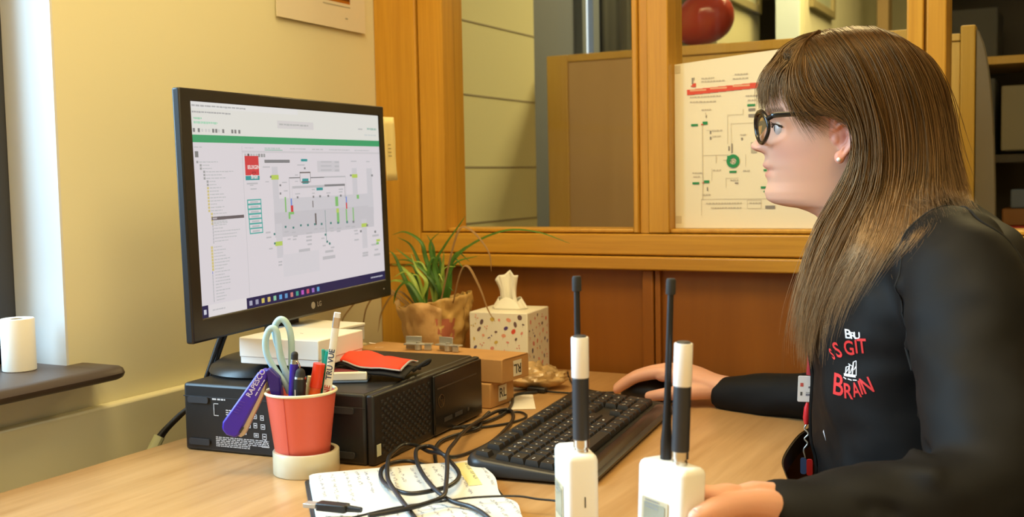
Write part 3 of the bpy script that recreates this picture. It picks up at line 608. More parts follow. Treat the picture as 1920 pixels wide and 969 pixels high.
# ------------------------------------------------------------------ white boxes on the case
TOP = DZ + PH
M_wcard = mat('white card', (.82, .82, .80), .55)
M_wcard2 = mat('white card lid', (.80, .78, .70), .6)
def carton(name, label, loc, rz, sx, sy, h, m, lidm=None, lid=.6):
    t = thing(name, label, 'box', loc, rz)
    mkobj('box_base', MB().box((.001, .001, 0), (sx - .001, sy - .001, h * .98)), m, t, bevel=.0012)
    mkobj('lid', MB().box((0, 0, h * (1 - lid)), (sx, sy, h)), lidm or m, t, bevel=.0015)
    return t
carton('gift_box', 'low white card box on the monitor foot, just behind the scissors', (-1.022, 1.1475, TOP + .0246), math.radians(4), .128, .112, .036, M_wcard, None, .75)
carton('gift_box', 'flat white box with grey sides, lying farther back under the monitor', (-1.105, 1.312, TOP + .0246), math.radians(-2), .114, .088, .0265, mat('grey white card', (.60, .58, .55), .6), M_wcard2, .2)

# white sticky pad with red pouch on top
t = thing('note_pad', 'small white block of notes under the red pouch on the case', 'note pad', (-.905, 1.172, TOP + .0004), math.radians(29))
mkobj('pages', MB().box((0, 0, .003), (.062, .055, .014)), M_paper, t, bevel=.0015)
mkobj('cover', MB().box((-.0005, -.0005, 0), (.0625, .0555, .0028)), mat('blue grey card', (.1, .16, .28), .5), t, bevel=.0008)
pb = MB(); pb.prism(rrect(.004, .006, .05, .035, .003), .0142, .0148); mkobj('printed_top', pb, mat('red blue print', (.25, .05, .07), .5), t)
t = thing('red_pouch', 'crumpled bright red fabric pouch with black lining lying on the case', 'pouch', (-.918, 1.222, TOP + .021), math.radians(20))
M_redf = mat('bright red fabric', (.80, .055, .018), .75, bump=.15, bscale=500)
M_bfab = mat('black lining fabric', (.012, .012, .014), .8)
rows = []
NX, NY = 18, 10
for j in range(NY + 1):
    row = []
    for i in range(NX + 1):
        u, v = i / NX, j / NY
        x = .002 + .098 * u + .006 * v; y = -.012 + .078 * v - .022 * u - .012 * math.sin(PI * u)
        z = .012 * math.sin(PI * min(1, v * 1.1)) * (1 - .5 * u) + .004 * abs(math.sin(5 * u + 4 * v)) * (1 - u * .6) + .0035 * math.sin(11 * u - 5 * v) * (1 - u) - .007 * u * u
        row.append(V((x, y, z)))
    rows.append(row)
def grid(mb, rows, mi=0): return mb.rings(rows, mi, cap=False, closed=False)
mkobj('fabric_body', grid(MB(), rows), M_redf, t, smooth=60, solid=.003)
lw = [[p + V((.006 * (i / NX), -.003 * (1 - j / NY), -.004 - .006 * (i / NX))) for i, p in enumerate(r)] for j, r in enumerate(rows)]
mkobj('lining', grid(MB(), lw), M_bfab, t, smooth=60, solid=.003)
edge_ = MB().tube([r[NX] + V((.001, 0, 0)) for r in rows], .0014, 6); edge_.tube([p + V((0, -.001, 0)) for p in rows[0][3:]], .0011, 6); mkobj('pale_piping', edge_, mat('pale piping', (.45, .45, .48), .6), t)
lp = MB().tube(catmull([V(p) for p in ((.100, .03, -.014), (.122, .03, -.008), (.130, .02, -.0), (.124, .008, -.002), (.108, .008, -.014))], 6), .0022, 8); mkobj('loop', lp, M_bfab, t)
pm = MB(); put_text(pm, 'SV', .013, frame((.056, .026, .0165), (-.8, -.55, .05), (.5, -.8, .1)), bold=.0002)
pm.quad(*[V(p) for p in ((.035, .052, .0185), (.045, .05, .018), (.045, .054, .018), (.035, .056, .0185))])
mkobj('white_print', pm, mat('white fabric print', (.85, .75, .68), .7), t, smooth=0)
tk = thing('folded_paper', 'dark blue and red papers peeping out beneath the red pouch', 'paper', (-.93, 1.19, TOP + .0006), math.radians(30))
mkobj('sheet', MB().prism([(-.0, 0.02), (.02, .002), (.022, .03), (.0, .05)], .0, .013), mat('navy card', (.02, .05, .14), .5), tk, bevel=.001)
mkobj('upper_sheet', MB().prism([(-.006, .018), (.017, .006), (.02, .034), (.0, .05)], .0135, .017), mat('dark red card', (.3, .03, .04), .5), tk, bevel=.001)

# ------------------------------------------------------------------ cardboard boxes
M_kraft = mat('brown cardboard', (.50, .27, .095), .75, var=.06, vscale=25, bump=.08, bscale=150)
M_lab = mat('white label paper', (.80, .76, .62), .6); M_ink = mat('black ink', (.03, .025, .02), .6)
def rl_box(label, loc, rz, sx, sy, h, lx, flip):
    t = thing('cardboard_box', label, 'box', loc, rz)   # local: x = 0 is the label end, box runs to -x
    mkobj('carton', MB().box((-sx, 0, 0), (0, sy, h)), M_kraft, t, bevel=.0018)
    fl = MB().box((-.0005, .004, h - .0007), (.0008, sy - .004, h + .0006)); mkobj('flap', fl, M_kraft, t, bevel=.0004)
    M = frame((.0006, lx, h * .5), (0, 1, 0), (0, 0, 1), (1, 0, 0))
    l = mkobj('label', MB().box((-.0125, -.0125, 0), (.0125, .0125, .0005), M=M), M_lab, t)
    pr = MB(); put_text(pr, 'RL', .021, M @ Matrix.Translation((0, 0, .0008)) @ Matrix.Rotation(PI if flip else 0, 4, 'Z'), bold=.0003); mkobj('lettering', pr, M_ink, l, smooth=0)
    return t
rl_box('lower brown cardboard box with an upright RL label', (-.8275, 1.5005, DZ + .0005), math.radians(-2), .20, .075, .0395, .037, False)
rl_box('long upper brown cardboard box with an upside-down RL label', (-.807, 1.503, DZ + .0412), math.radians(-4), .30, .082, .038, .045, True)
# metal clips on the upper box
M_steel = mat('polished steel', (.56, .55, .50), .38, metal=.65)
bz0 = DZ + .0412 + .038 + .0012
def clip(label, loc, rz):
    t = thing('metal_bracket', label, 'bracket', loc, rz, 'steel brackets on the cardboard box')
    mkobj('plate', MB().box((-.024, -.007, .008), (.024, .007, .0105)), M_steel, t, bevel=.0006)
    mkobj('flange', MB().box((-.024, .005, .0), (.004, .007, .0215)).box((.012, -.007, .0), (.0245, -.005, .0105)), M_steel, t, bevel=.0006)
    mkobj('screw', MB().cyl((.0, -.002, 0), (.0, -.002, .0085), .006, n=20).cyl((0, -.002, .0105), (0, -.002, .0135), .004, n=6), M_steel, t)
clip('steel bracket with an upright plate, on the cardboard box before the plant pot', (-.985, 1.542, bz0), .25)
clip('second steel bracket, on the cardboard box just before the tissue box', (-.93, 1.548, bz0), -.12)

# crumpled bag by the boxes
t = thing('plastic_bag', 'crumpled brown clear bag lying beside the cardboard boxes', 'bag', (-.838, 1.685, DZ + .0008), .5)
bg_ = MB(); bg_.ball((0, 0, .019), 1, 72, sc=(.058, .036, .020))
vs = []
for x, y, z in bg_.v:
    p = V((x * 38, y * 38, z * 45))
    n = (abs(noise.noise(p)) - .25) * .5 + (abs(noise.noise(p * 2.3)) - .2) * .3 + noise.noise(p * .4 + V((3, 1, 2))) * .45
    vs.append((x * (1 + n * .55), y * (1 + n * .55), max(0, z * (1 + n * .6))))
bg_.v = vs; mkobj('bag_film', bg_, mat('brown wrinkled film', (.46, .30, .13), .22, spec=.7, bump=1., bscale=70, var=.35, vscale=45), t, smooth=25)
tb = MB().ball((-.03, -.022, .012), 1, 12, sc=(.010, .007, .006)); mkobj('red_print', tb, mat('red print', (.5, .06, .03), .4), t)
t = thing('paper_sheet', 'white paper corner lying under the cables beside the cardboard boxes', 'paper', (-.822, 1.575, DZ + .0004), .5)
mkobj('sheet', MB().box((-.01, -.07, 0), (.03, .045, .0006)), M_paper, t)

# ------------------------------------------------------------------ tissue box
t = thing('tissue_box', 'white tissue box with a floral print and a tissue pulled up', 'tissue box', (-.872, 1.722, DZ + .0004), math.radians(6))
TS, TH = .112, .124   # local: near corner at origin, left face runs to -x, right face runs to +y
mkobj('carton', MB().box((-TS, 0, 0), (0, TS, TH)), mat('cream floral carton', (.82, .79, .66), .6), t, bevel=.002)
sl_ = MB().prism([(-.056 + .034 * math.cos(a), .056 + .02 * math.sin(a)) for a in np.linspace(0, 2 * PI, 24, endpoint=False)], TH, TH + .0006); mkobj('slot_film', sl_, mat('clear film', (.7, .68, .6), .3), t)
fp = MB(); rr = random.Random(11)
cols = [(.10, .06, .22), (.70, .10, .06), (.78, .36, .24), (.13, .11, .18), (.72, .30, .25), (.16, .10, .10), (.62, .45, .1)]
def blob(M, cx, cy, r, c, asp=.7, ang=0):
    p = [(cx + r * math.cos(a) * math.cos(ang) - r * asp * math.sin(a) * math.sin(ang), cy + r * math.cos(a) * math.sin(ang) + r * asp * math.sin(a) * math.cos(ang)) for a in np.linspace(0, 2 * PI, 9, endpoint=False)]
    fp.add([M @ V((x, y, 0)) for x, y in p], [tuple(range(9))], col=c)
for M in (frame((-TS, -.0003, 0), (1, 0, 0), (0, 0, 1), (0, -1, 0)), frame((.0003, 0, 0), (0, 1, 0), (0, 0, 1), (1, 0, 0))):
    placed = []
    for k in range(400):
        x, y = rr.uniform(.008, TS - .008), rr.uniform(.012, TH - .008)
        if all((x - a) ** 2 + (y - b) ** 2 > .013 ** 2 for a, b in placed) and len(placed) < 44:
            placed.append((x, y)); c = rr.choice(cols); r = rr.uniform(.0025, .0056)
            if rr.random() < .6: blob(M, x, y, r, c, rr.uniform(.5, .9), rr.uniform(0, 3))
            else:
                for q in range(3): blob(M, x + rr.uniform(-.004, .004), y + rr.uniform(-.004, .004), .0016, c, .7, q)
            d = V((rr.uniform(-.4, .4), -1)).normalized() * rr.uniform(.006, .012); s = V((-d.y, d.x)).normalized() * .0004
            if y > .025: fp.add([M @ V((x + s.x, y + s.y, -.00005)), M @ V((x - s.x, y - s.y, -.00005)), M @ V((x + d.x, y + d.y, -.00005))], [(0, 1, 2)], col=(.25, .22, .14))
mkobj('floral_print', fp, M_print, t, smooth=0)
ts = MB(); rows = []
for j in range(15):
    v = j / 14; row = []
    for i in range(25):
        u = i / 24 - .5
        wv = .034 - .010 * math.sin(v * PI * .9) + .006 * v
        x = u * 2 * wv * .62 - .004 * v; y = .007 * math.sin(u * 11 + v * 1.4) * (1 - .4 * v) + .006 * (v - .3) * math.cos(u * 5) + .0016 * math.sin(u * 31 + v * 6)
        top = .060 + .010 * math.sin(u * 3.2 + .9) - .006 * max(0, u) * 2 + .0025 * math.sin(u * 14)
        row.append(V((-.054 + x, .05 + y, TH + .0008 + top * v)))
    rows.append(row)
grid(ts, rows); rows = []
for j in range(7):
    v = j / 6; rows.append([V((-.056 + (.033 - .012 * v) * math.cos(a) * (1 + .12 * math.sin(5 * a)), .056 + (.019 - .006 * v) * math.sin(a), TH + .001 + .017 * v * (1 + .25 * math.sin(3 * a)))) for a in np.linspace(0, 2 * PI, 30)])
grid(ts, rows)
mkobj('tissue', ts, mat('soft tissue', (.86, .83, .72), .9), t, smooth=60, solid=.0006)

# ------------------------------------------------------------------ plant in wrapped pot
M_leaf = mat('green blade leaf', (.06, .16, .018), .4, spec=.4, var=.3, vscale=30)
M_leafy = mat('yellow green leaf', (.30, .42, .07), .42, var=.25, vscale=30)
M_dry = mat('dry brown leaf', (.30, .17, .06), .7)
t = thing('potted_plant', 'green grassy houseplant in a pot wrapped with brown paper', 'plant', (-1.068, 1.735, DZ + .0005))
PB = V(t.location)
rngp = random.Random(4)
def wrap_r(a, v):
    p = V((math.cos(a) * 2.2, math.sin(a) * 2.2, v * 4)); return .044 + .022 * v + .007 * v * noise.noise(p * .6) + .010 * (abs(noise.noise(p * 1.5)) - .2) * (.3 + v) + .0035 * (abs(noise.noise(p * 4.)) - .2)
wr = MB(); rows = []
for j in range(25):
    v = j / 24
    rows.append([V(((wrap_r(a, v)) * math.cos(a), (wrap_r(a, v)) * math.sin(a), v * (.140 + .014 * math.cos(a - .2) + .006 * noise.noise(V((math.cos(a) * 2, math.sin(a) * 2, 5))) + .004 * noise.noise(V((math.cos(a) * 6, math.sin(a) * 6, 2)))))) for a in np.linspace(0, 2 * PI, 121)])
grid(wr, rows); mkobj('paper_wrap', wr, mat('kraft wrapping paper', (.58, .36, .11), .55, bump=.9, bscale=45, var=.12, vscale=20), t, smooth=50, solid=.0008)
w2 = MB(); rows = []
for j in range(9):
    v = .38 + .62 * j / 8
    rows.append([V(((wrap_r(a, v) + .0035 + .003 * math.sin(6 * a + 5 * v)) * math.cos(a), (wrap_r(a, v) + .0035 + .003 * math.sin(6 * a + 5 * v)) * math.sin(a), v * .135 + .012 * (v - .38) * math.sin(a * 4 + 1))) for a in np.linspace(math.radians(195), math.radians(310), 30)])
grid(w2, rows); mkobj('paper_fold', w2, mat('kraft paper fold', (.60, .36, .14), .6, bump=.9, bscale=60), t, smooth=50, solid=.0007)
lbp = MB(); rows = []
for j in range(4):
    v = .50 + .28 * j / 3; rows.append([V(((wrap_r(a, v) + .0012) * math.cos(a), (wrap_r(a, v) + .0012) * math.sin(a), v * .143)) for a in np.linspace(math.radians(300), math.radians(335), 8)])
grid(lbp, rows); mkobj('red_label', lbp, mat('faded red print', (.50, .16, .09), .6), t, smooth=50)
mkobj('pot', MB().lathe([(.001, 0), (.036, 0), (.042, .02), (.052, .12), (.054, .125), (.05, .125), (.046, .112), (.001, .112)], 36), mat('brown pot', (.22, .09, .04), .7), t)
mkobj('soil', MB().lathe([(.001, .116), (.03, .117), (.0465, .113)], 24), mat('dark soil', (.03, .02, .012), .95, bump=.8), t)
def blade(name, pts, w, m, tw=0.):
    pp = catmull([V(p) - PB for p in pts], 7); K = len(pp); b = MB(); rows = []
    for i, p in enumerate(pp):
        tn = (pp[min(i + 1, K - 1)] - pp[max(i - 1, 0)]).normalized()
        s = tn.cross(V((0.25, -.6, .75))).normalized(); nn = s.cross(tn)
        u = i / (K - 1); ww = w * min(1, .55 + 1.6 * u) * (1 - max(0, u - .45) / .55) ** .8 + .0002
        rows.append([p - s * ww - nn * ww * -.35, p, p + s * ww + nn * ww * .35])
    grid(b, rows); return mkobj(name, b, m, t, smooth=60, solid=.0004)
GL = [
 [(-1.062, 1.745, .855), (-1.065, 1.76, .90), (-1.043, 1.76, .95), (-.997, 1.76, .985), (-.93, 1.76, 1.008), (-.866, 1.76, 1.005), (-.805, 1.76, .986)],
 [(-1.055, 1.735, .855), (-1.049, 1.72, .899), (-1.06, 1.72, .943), (-1.036, 1.72, .982), (-1.007, 1.72, 1.017), (-.992, 1.72, 1.036)],
 [(-1.07, 1.74, .855), (-1.065, 1.74, .897), (-1.089, 1.74, .951), (-1.1, 1.74, .986), (-1.134, 1.74, 1.005), (-1.164, 1.74, 1.0)],
 [(-1.08, 1.77, .855), (-1.082, 1.78, .892), (-1.096, 1.78, .948), (-1.099, 1.78, .976), (-1.112, 1.78, .998)],
 [(-1.052, 1.73, .855), (-1.05, 1.73, .898), (-1.048, 1.73, .942), (-1.045, 1.73, .972)],
 [(-1.048, 1.73, .855), (-1.043, 1.73, .898), (-1.032, 1.73, .933), (-1.014, 1.73, .953), (-.975, 1.73, .963)],
 [(-1.085, 1.725, .85), (-1.09, 1.72, .878), (-1.112, 1.72, .922), (-1.135, 1.72, .942), (-1.153, 1.72, .946)],
 [(-1.072, 1.71, .855), (-1.078, 1.7, .881), (-1.094, 1.7, .92), (-1.111, 1.7, .934), (-1.137, 1.7, .923)],
 [(-1.066, 1.71, .855), (-1.071, 1.69, .882), (-1.099, 1.69, .915), (-1.123, 1.69, .9), (-1.132, 1.69, .875)],
 [(-1.066, 1.745, .855), (-1.068, 1.75, .896), (-1.107, 1.75, .94), (-1.13, 1.75, .98), (-1.159, 1.75, .995)],
 [(-1.08, 1.76, .855), (-1.086, 1.77, .893), (-1.108, 1.77, .928), (-1.144, 1.77, .948), (-1.180, 1.77, .950)],
 [(-1.086, 1.725, .85), (-1.09, 1.72, .878), (-1.078, 1.72, .913), (-1.098, 1.72, .937), (-1.111, 1.72, .967)],
 [(-1.052, 1.74, .855), (-1.058, 1.74, .90), (-1.075, 1.74, .95), (-1.08, 1.74, .985), (-1.06, 1.74, 1.005)],
 [(-1.06, 1.735, .855), (-1.055, 1.73, .89), (-1.08, 1.73, .925), (-1.12, 1.73, .955), (-1.15, 1.73, .975)],
 [(-1.05, 1.735, .855), (-1.035, 1.73, .90), (-1.03, 1.73, .95), (-1.005, 1.73, .975), (-.985, 1.73, .985)],
 [(-1.09, 1.725, .85), (-1.095, 1.72, .885), (-1.12, 1.72, .91), (-1.15, 1.72, .915), (-1.165, 1.72, .905)],
 [(-1.087, 1.725, .85), (-1.1, 1.715, .88), (-1.125, 1.715, .925), (-1.142, 1.715, .96), (-1.155, 1.715, .972)]]
rl = random.Random(12)
for _ in range(16):
    cx_, cy_ = rl.choice(((-1.055, 1.74), (-1.07, 1.735), (-1.085, 1.725))); a_1 = rl.uniform(0, 2 * PI); h_ = rl.uniform(.05, .12); o_ = rl.uniform(.02, .085); dx_, dy_ = math.cos(a_1) * o_, math.sin(a_1) * o_ * .45
    GL.append([(cx_, cy_, .855), (cx_ + dx_ * .15, cy_ + dy_ * .15, .855 + h_ * .5), (cx_ + dx_ * .5, cy_ + dy_ * .5, .855 + h_ * .95), (max(-1.2, cx_ + dx_), cy_ + dy_, .855 + h_ * rl.uniform(.7, 1.05))])
yl = {4, 6, 11, 15, 7, 18, 21, 24, 28}
for i, g in enumerate(GL): blade('leaf', g, .0034 if i in (0, 1, 9) else (.0040 if i < 17 else .0026), M_leafy if i in yl else M_leaf)
for g in ([(-1.01, 1.70, .88), (-.985, 1.685, .935), (-.966, 1.68, .948), (-.943, 1.68, .911), (-.928, 1.68, .874), (-.914, 1.68, .853)], [(-1.045, 1.71, .87), (-1.0, 1.70, 1.0), (-.973, 1.7, 1.013), (-.936, 1.7, .975), (-.93, 1.7, .938)],
          [(-1.10, 1.72, .86), (-1.15, 1.70, .90), (-1.19, 1.69, .87), (-1.2, 1.68, .80)], [(-1.10, 1.715, .86), (-1.16, 1.68, .905), (-1.215, 1.66, .86), (-1.235, 1.65, .81)], [(-1.10, 1.73, .86), (-1.14, 1.72, .895), (-1.17, 1.71, .86), (-1.175, 1.7, .82)]):
    blade('dry_leaf', g, .0022, M_dry)

# ------------------------------------------------------------------ paper cup standing in a tape roll
CUP = (-.868, 1.084, DZ + .0004); CZ = ya
t = thing('tape_roll', 'roll of pale packing tape lying flat with the red cup inside', 'tape roll', (-.862, 1.083, DZ + .0004), CZ)
mkobj('tape', MB().lathe([(.0365, .0), (.0405, .0), (.0412, .001), (.0412, .0275), (.0405, .0285), (.0365, .0285), (.0365, .0)], 64), mat('pale packing tape', (.68, .62, .44), .3, coat=.3), t, smooth=40)
mkobj('core', MB().lathe([(.0352, .0005), (.0364, .0005), (.0364, .0282), (.0352, .0282), (.0352, .0005)], 64), mat('grey card core', ()), t, smooth=40)
t = thing('paper_cup', 'coral red paper cup holding pens, standing in the tape roll', 'cup', CUP, CZ)
M_cup = mat('coral red paper', (.75, .125, .075), .5)
mkobj('cup_wall', MB().lathe([(.001, .006), (.029, .006), (.0295, .0), (.0308, .0), (.0435, .101), (.0428, .101), (.0300, .0066), (.001, .0066)], 72), M_cup, t, smooth=50)
rim = MB().tube([(.0437 * math.cos(a), .0437 * math.sin(a), .1015) for a in np.linspace(0, 2 * PI, 64, endpoint=False)], .0019, 10, loop=True); mkobj('rolled_rim', rim, mat('cream cup rim', (.82, .76, .52), .5), t)
sm_ = MB(); aa = -PI / 2 - .32; sm_.tube([(.0311 * math.cos(aa), .0311 * math.sin(aa), .001), (.0434 * math.cos(aa), .0434 * math.sin(aa), .0995)], .0005, 6); mkobj('seam', sm_, mat('coral seam', (.60, .08, .06), .5), t)
KP = .000658
def cp(px, py, d=0.): return V(((px - 546) * KP, d, .101 + (735 - py) * KP))
def cupthing(name, label, cat): return thing(name, label, cat, CUP, CZ)
# scissors
t = cupthing('scissors', 'pale blue handled scissors standing in the red cup', 'scissors')
M_mint = mat('pale mint blue plastic', (.42, .62, .66), .4)
l1 = [(526, 737), (517, 715), (503, 697), (490, 675), (484, 655), (484, 635), (490, 618), (498, 613), (505, 620), (508, 645), (511, 672), (519, 695), (529, 715)]
l2 = [(527, 737), (522, 715), (514, 690), (507, 660), (501, 635), (499, 615), (504, 603), (512, 598), (521, 604), (528, 622), (530, 650), (529, 685), (531, 715)]
mkobj('handle', MB().tube(catmull([cp(x, y, -.004) for x, y in l1], 5), .0042, 12, flat=.85, side=(0, 1, 0)), M_mint, t, smooth=60)
mkobj('handle', MB().tube(catmull([cp(x, y, .004) for x, y in l2], 5), .0042, 12, flat=.85, side=(0, 1, 0)), M_mint, t, smooth=60)
M_blade = mat('scissor steel', (.55, .55, .55), .25, metal=1.)
mkobj('blade', MB().prism([(cp(520, 730).x, .104), (cp(531, 730).x, .106), (-.0065, .03), (-.009, .012)], -.0045, -.003, M=frame((0, 0, 0), (1, 0, 0), (0, 0, 1))), M_blade, t)
mkobj('blade', MB().prism([(cp(524, 730).x, .104), (cp(535, 730).x, .106), (-.0035, .03), (-.006, .012)], -.001, .0005, M=frame((0, 0, 0), (1, 0, 0), (0, 0, 1))), M_blade, t)
# stapler hanging over the rim
t = cupthing('stapler', 'purple stapler hanging open over the rim of the cup', 'stapler')
M_pur = mat('purple plastic', (.05, .018, .42), .3, spec=.5); M_beige = mat('beige plastic', (.56, .46, .36), .5)
A = frame((0, -.0, 0), (1, 0, 0), (0, 0, 1))
def ppoly(pts, off=(0, 0)): return [((x - 546 + off[0]) * KP, .101 + (735 - y + off[1]) * KP) for x, y in pts]
mkobj('upper_arm', MB().prism(ppoly([(471, 694), (482, 688), (489, 693), (488, 704), (470, 742), (432, 812), (424, 817), (408, 811), (400, 800), (402, 786)]), -.001, .018, M=A), M_pur, t, bevel=.0025)
mkobj('magazine', MB().prism(ppoly([(486, 712), (480, 736), (441, 813), (434, 817), (424, 811), (462, 748)]), .002, .015, M=A), M_beige, t, bevel=.001)
mkobj('base_arm', MB().prism(ppoly([(484, 690), (494, 686), (512, 704), (514, 745), (496, 745), (489, 712)]), .000, .017, M=A), mat('dark purple plastic', (.03, .012, .2), .35), t, bevel=.002)
mkobj('slot', MB().prism(ppoly([(440, 795), (443, 797), (436, 807), (433, 805)]), .0185, .0192, M=A), M_ink, t)
rb = MB()
for k in range(5): rb.prism(ppoly([(436 - k * 3, 752 + k * 5 - 6), (437.5 - k * 3, 753 + k * 5 - 6), (446 - k * 3, 760 + k * 5 - 10), (444.5 - k * 3, 759 + k * 5 - 10)]), .018, .0186, M=A)
mkobj('grip_ribs', rb, mat('light purple plastic', (.14, .07, .45), .4), t)
pt = MB(); uu = V((-.53, 0, -.85)).normalized(); uu = -uu
put_text(pt, 'RAPESCO', .0092, frame(cp(468, 713, -.0186), uu, (-uu.z, 0, uu.x), None), bold=.00015)
sheet_text(pt, random.Random(2), -.014, -.0078, .010, .0013, frame(cp(468, 713, -.0186), uu, (-uu.z, 0, uu.x), None), (1, 1, 1), 4)
mkobj('lettering', pt, mat('pale lilac print', (.62, .58, .78), .5), t, smooth=0)
# pens
def pen(name, label, cat, top, bot, d, r, cols, extra=None):
    t = cupthing(name, label, cat); a, b = cp(*top, d), cp(*bot, d); dr = (b - a).normalized(); L = (b - a).length
    k = (a.z - .0085) / -dr.z; b = a + dr * k
    for nm, s0, s1, r0, r1, m in cols: mkobj(nm, MB().cyl(a + dr * s0, a + dr * (k if s1 is None else s1), r0 * r, r1 * r, 20), m, t, smooth=50)
    return t, a, dr
M_chrome = mat('chrome', (.7, .68, .62), .2, metal=1.); M_bpl = mat('black plastic', (.012, .012, .013), .4)
M_rubber = mat('black rubber tip', (.02, .02, .02), .8)
t, a, dr = pen('stylus_pen', 'purple stylus pen with a round black rubber tip and silver clip', 'pen', (542, 655), (535, 737), -.016, .0052,
    [('rubber_tip', .004, .010, .85, .85, M_rubber), ('collar', .010, .0155, .9, 1, M_chrome), ('barrel', .0155, None, 1, .9, mat('purple pen metal', (.035, .016, .30), .25))])
o = MB().ball(a + dr * .0045, .0045, 16, sc=(1, 1, 1)); mkobj('rubber_dome', o, M_rubber, t, smooth=60)
mkobj('clip', MB().tube(catmull([a + dr * .012 + V((.004, -.003, 0)), a + dr * .017 + V((.0075, -.0035, 0)), a + dr * .03 + V((.0078, -.0035, 0)), a + dr * .042 + V((.006, -.0035, 0))], 5), .0009, 8), M_chrome, t)
t, a, dr = pen('stylus_pen', 'black pen with a dark rounded cap, standing beside the purple stylus', 'pen', (553, 688), (549, 737), -.021, .0078,
    [('cap', .004, .009, .75, .85, M_rubber), ('collar', .009, .0115, .95, 1, M_chrome), ('barrel', .0115, None, 1, .8, M_bpl)])
mkobj('rubber_dome', MB().ball(a + dr * .0045, .006, 16), M_rubber, t, smooth=60)
mkobj('lettering', MB().box((-.0004, -.0079, -.006), (.0008, -.0075, .006), M=Matrix.Translation(a + dr * .03 + V((-.004, .001, 0)))), mat('white print', (.7, .7, .7), .5), t)
t, a, dr = pen('highlighter_pen', 'red translucent highlighter pen leaning in the cup', 'pen', (586, 680), (575, 737), -.012, .0078,
    [('cap', .0, .03, .95, 1, mat('red translucent plastic', (.75, .045, .012), .25, sss=.0)), ('barrel', .03, None, .92, .85, mat('orange red plastic', (.85, .14, .02), .3))])
t, a, dr = pen('highlighter_pen', 'green capped pen behind the white pencil in the cup', 'pen', (604, 657), (590, 737), .003, .0085,
    [('cap', .002, .032, .9, 1, mat('green translucent plastic', (.01, .30, .22), .2)), ('barrel', .032, None, .95, .85, mat('green plastic', (.02, .36, .28), .35))])
mkobj('cap_clip', MB().box((-.002, -.0015, -.028), (.002, .0015, .001), M=Matrix.Translation(a + V((-.0085, -.004, 0)))), MATS['green plastic'], t, bevel=.0006)
t, a, dr = pen('pencil', 'yellow cream pencil half hidden between black pen and red highlighter', 'pencil', (567, 706), (562, 737), -.004, .0042,
    [('shaft', 0, None, 1, 1, mat('cream yellow paint', (.72, .60, .28), .4))])
t = cupthing('carpenter_pencil', 'wide white printed pencil sticking out highest from the cup', 'pencil')
a, b = cp(625, 583, -.020), cp(598, 737, -.0095); dr = (b - a).normalized(); k = (a.z - .009) / -dr.z; sd = V((-dr.z, 0, dr.x)).normalized()
Mp = frame(a, dr, sd)
def seg(s0, s1, w0, w1, th=.0022): return MB().rings([[Mp @ V((s, w * c, z)) for c, z in ((-1, -th * .6), (-.7, -th), (.7, -th), (1, -th * .6), (1, th * .6), (.7, th), (-.7, th), (-1, th * .6))] for s, w in ((s0, w0), (s1, w1))])
mkobj('shaft', seg(.019, k, .0042, .0062), mat('white pencil paint', (.84, .80, .68), .35), t)
mkobj('ferrule', seg(.006, .019, .0043, .0043, .0026), mat('silver ferrule', (.62, .60, .60), .25, metal=.9), t)
mkobj('eraser', seg(0, .006, .004, .0042), mat('white eraser', (.8, .78, .76), .7), t)
zf = -.0024 if Mp.to_3x3().col[2].y > 0 else .0024
pr = MB(); up = -dr
def ptxt(s, size, off, m, nm):
    pr = MB(); y_ = V((-up.z, 0, up.x)); put_text(pr, s, size, frame(a + dr * off + V((0, -.0027, 0)), up, V((-up.z, 0, up.x))), bold=.0002); return mkobj(nm, pr, m, t, smooth=0)
ptxt('TRU VUE', .0098, .066, mat('navy print', (.03, .05, .12), .5), 'lettering'); ptxt('ONE', .0098, .103, mat('red print ink', (.55, .06, .05), .5), 'lettering')

# ------------------------------------------------------------------ open notebook
e1 = V((.652, -.758, 0)); NZ = DZ + .0004
t = thing('notebook', 'open notebook full of handwriting with a black cover, under the tangled cable', 'notebook', (-.828, 1.042, NZ), math.atan2(-.758, .652))
# local x runs along e1 (away from the monitor), y along the top edge
NW, NH = .30, .210
mkobj('cover', MB().prism(rrect(-.004, -.004, NW + .004, NH + .003, .006), 0, .0022), mat('black notebook cover', (.012, .012, .013), .5), t, bevel=.0008)
def pz(x, y): return .0105 + .0035 * math.exp(-((x - .15) / .035) ** 2) * -1.2 + .003 * math.sin(min(1, abs(x - .15) / .15) * PI) + .003 * max(0, (y - .178) / .03) * max(0, 1 - abs(x - .03) / .06) + .0012 * math.sin(x * 30 + y * 12)
pg = MB(); rows = []
GX, GY = 24, 18
for j in range(GY + 1):
    row = []
    for i in range(GX + 1):
        x, y = .001 + (NW - .002) * i / GX, .001 + (NH - .002) * j / GY
        if j in (0, GY) and i in (0, GX): x += .004 * (1 if i == 0 else -1); y += .004 * (1 if j == 0 else -1)
        if j == GY: y -= .003 * math.sin(i * .7)
        row.append(V((x, y, pz(x, y))))
    rows.append(row)
grid(pg, rows)
bot = [[V((p.x, p.y, .0023)) for p in r] for r in rows]
for line, bl in ((rows[0], bot[0]), (rows[-1], bot[-1]), ([r[0] for r in rows], [r[0] for r in bot]), ([r[-1] for r in rows], [r[-1] for r in bot])): grid(pg, [line, bl])
pgs = mkobj('pages', pg, mat('cream notebook paper', (.66, .645, .58), .85), t, smooth=40)
hw = MB(); rr = random.Random(21)
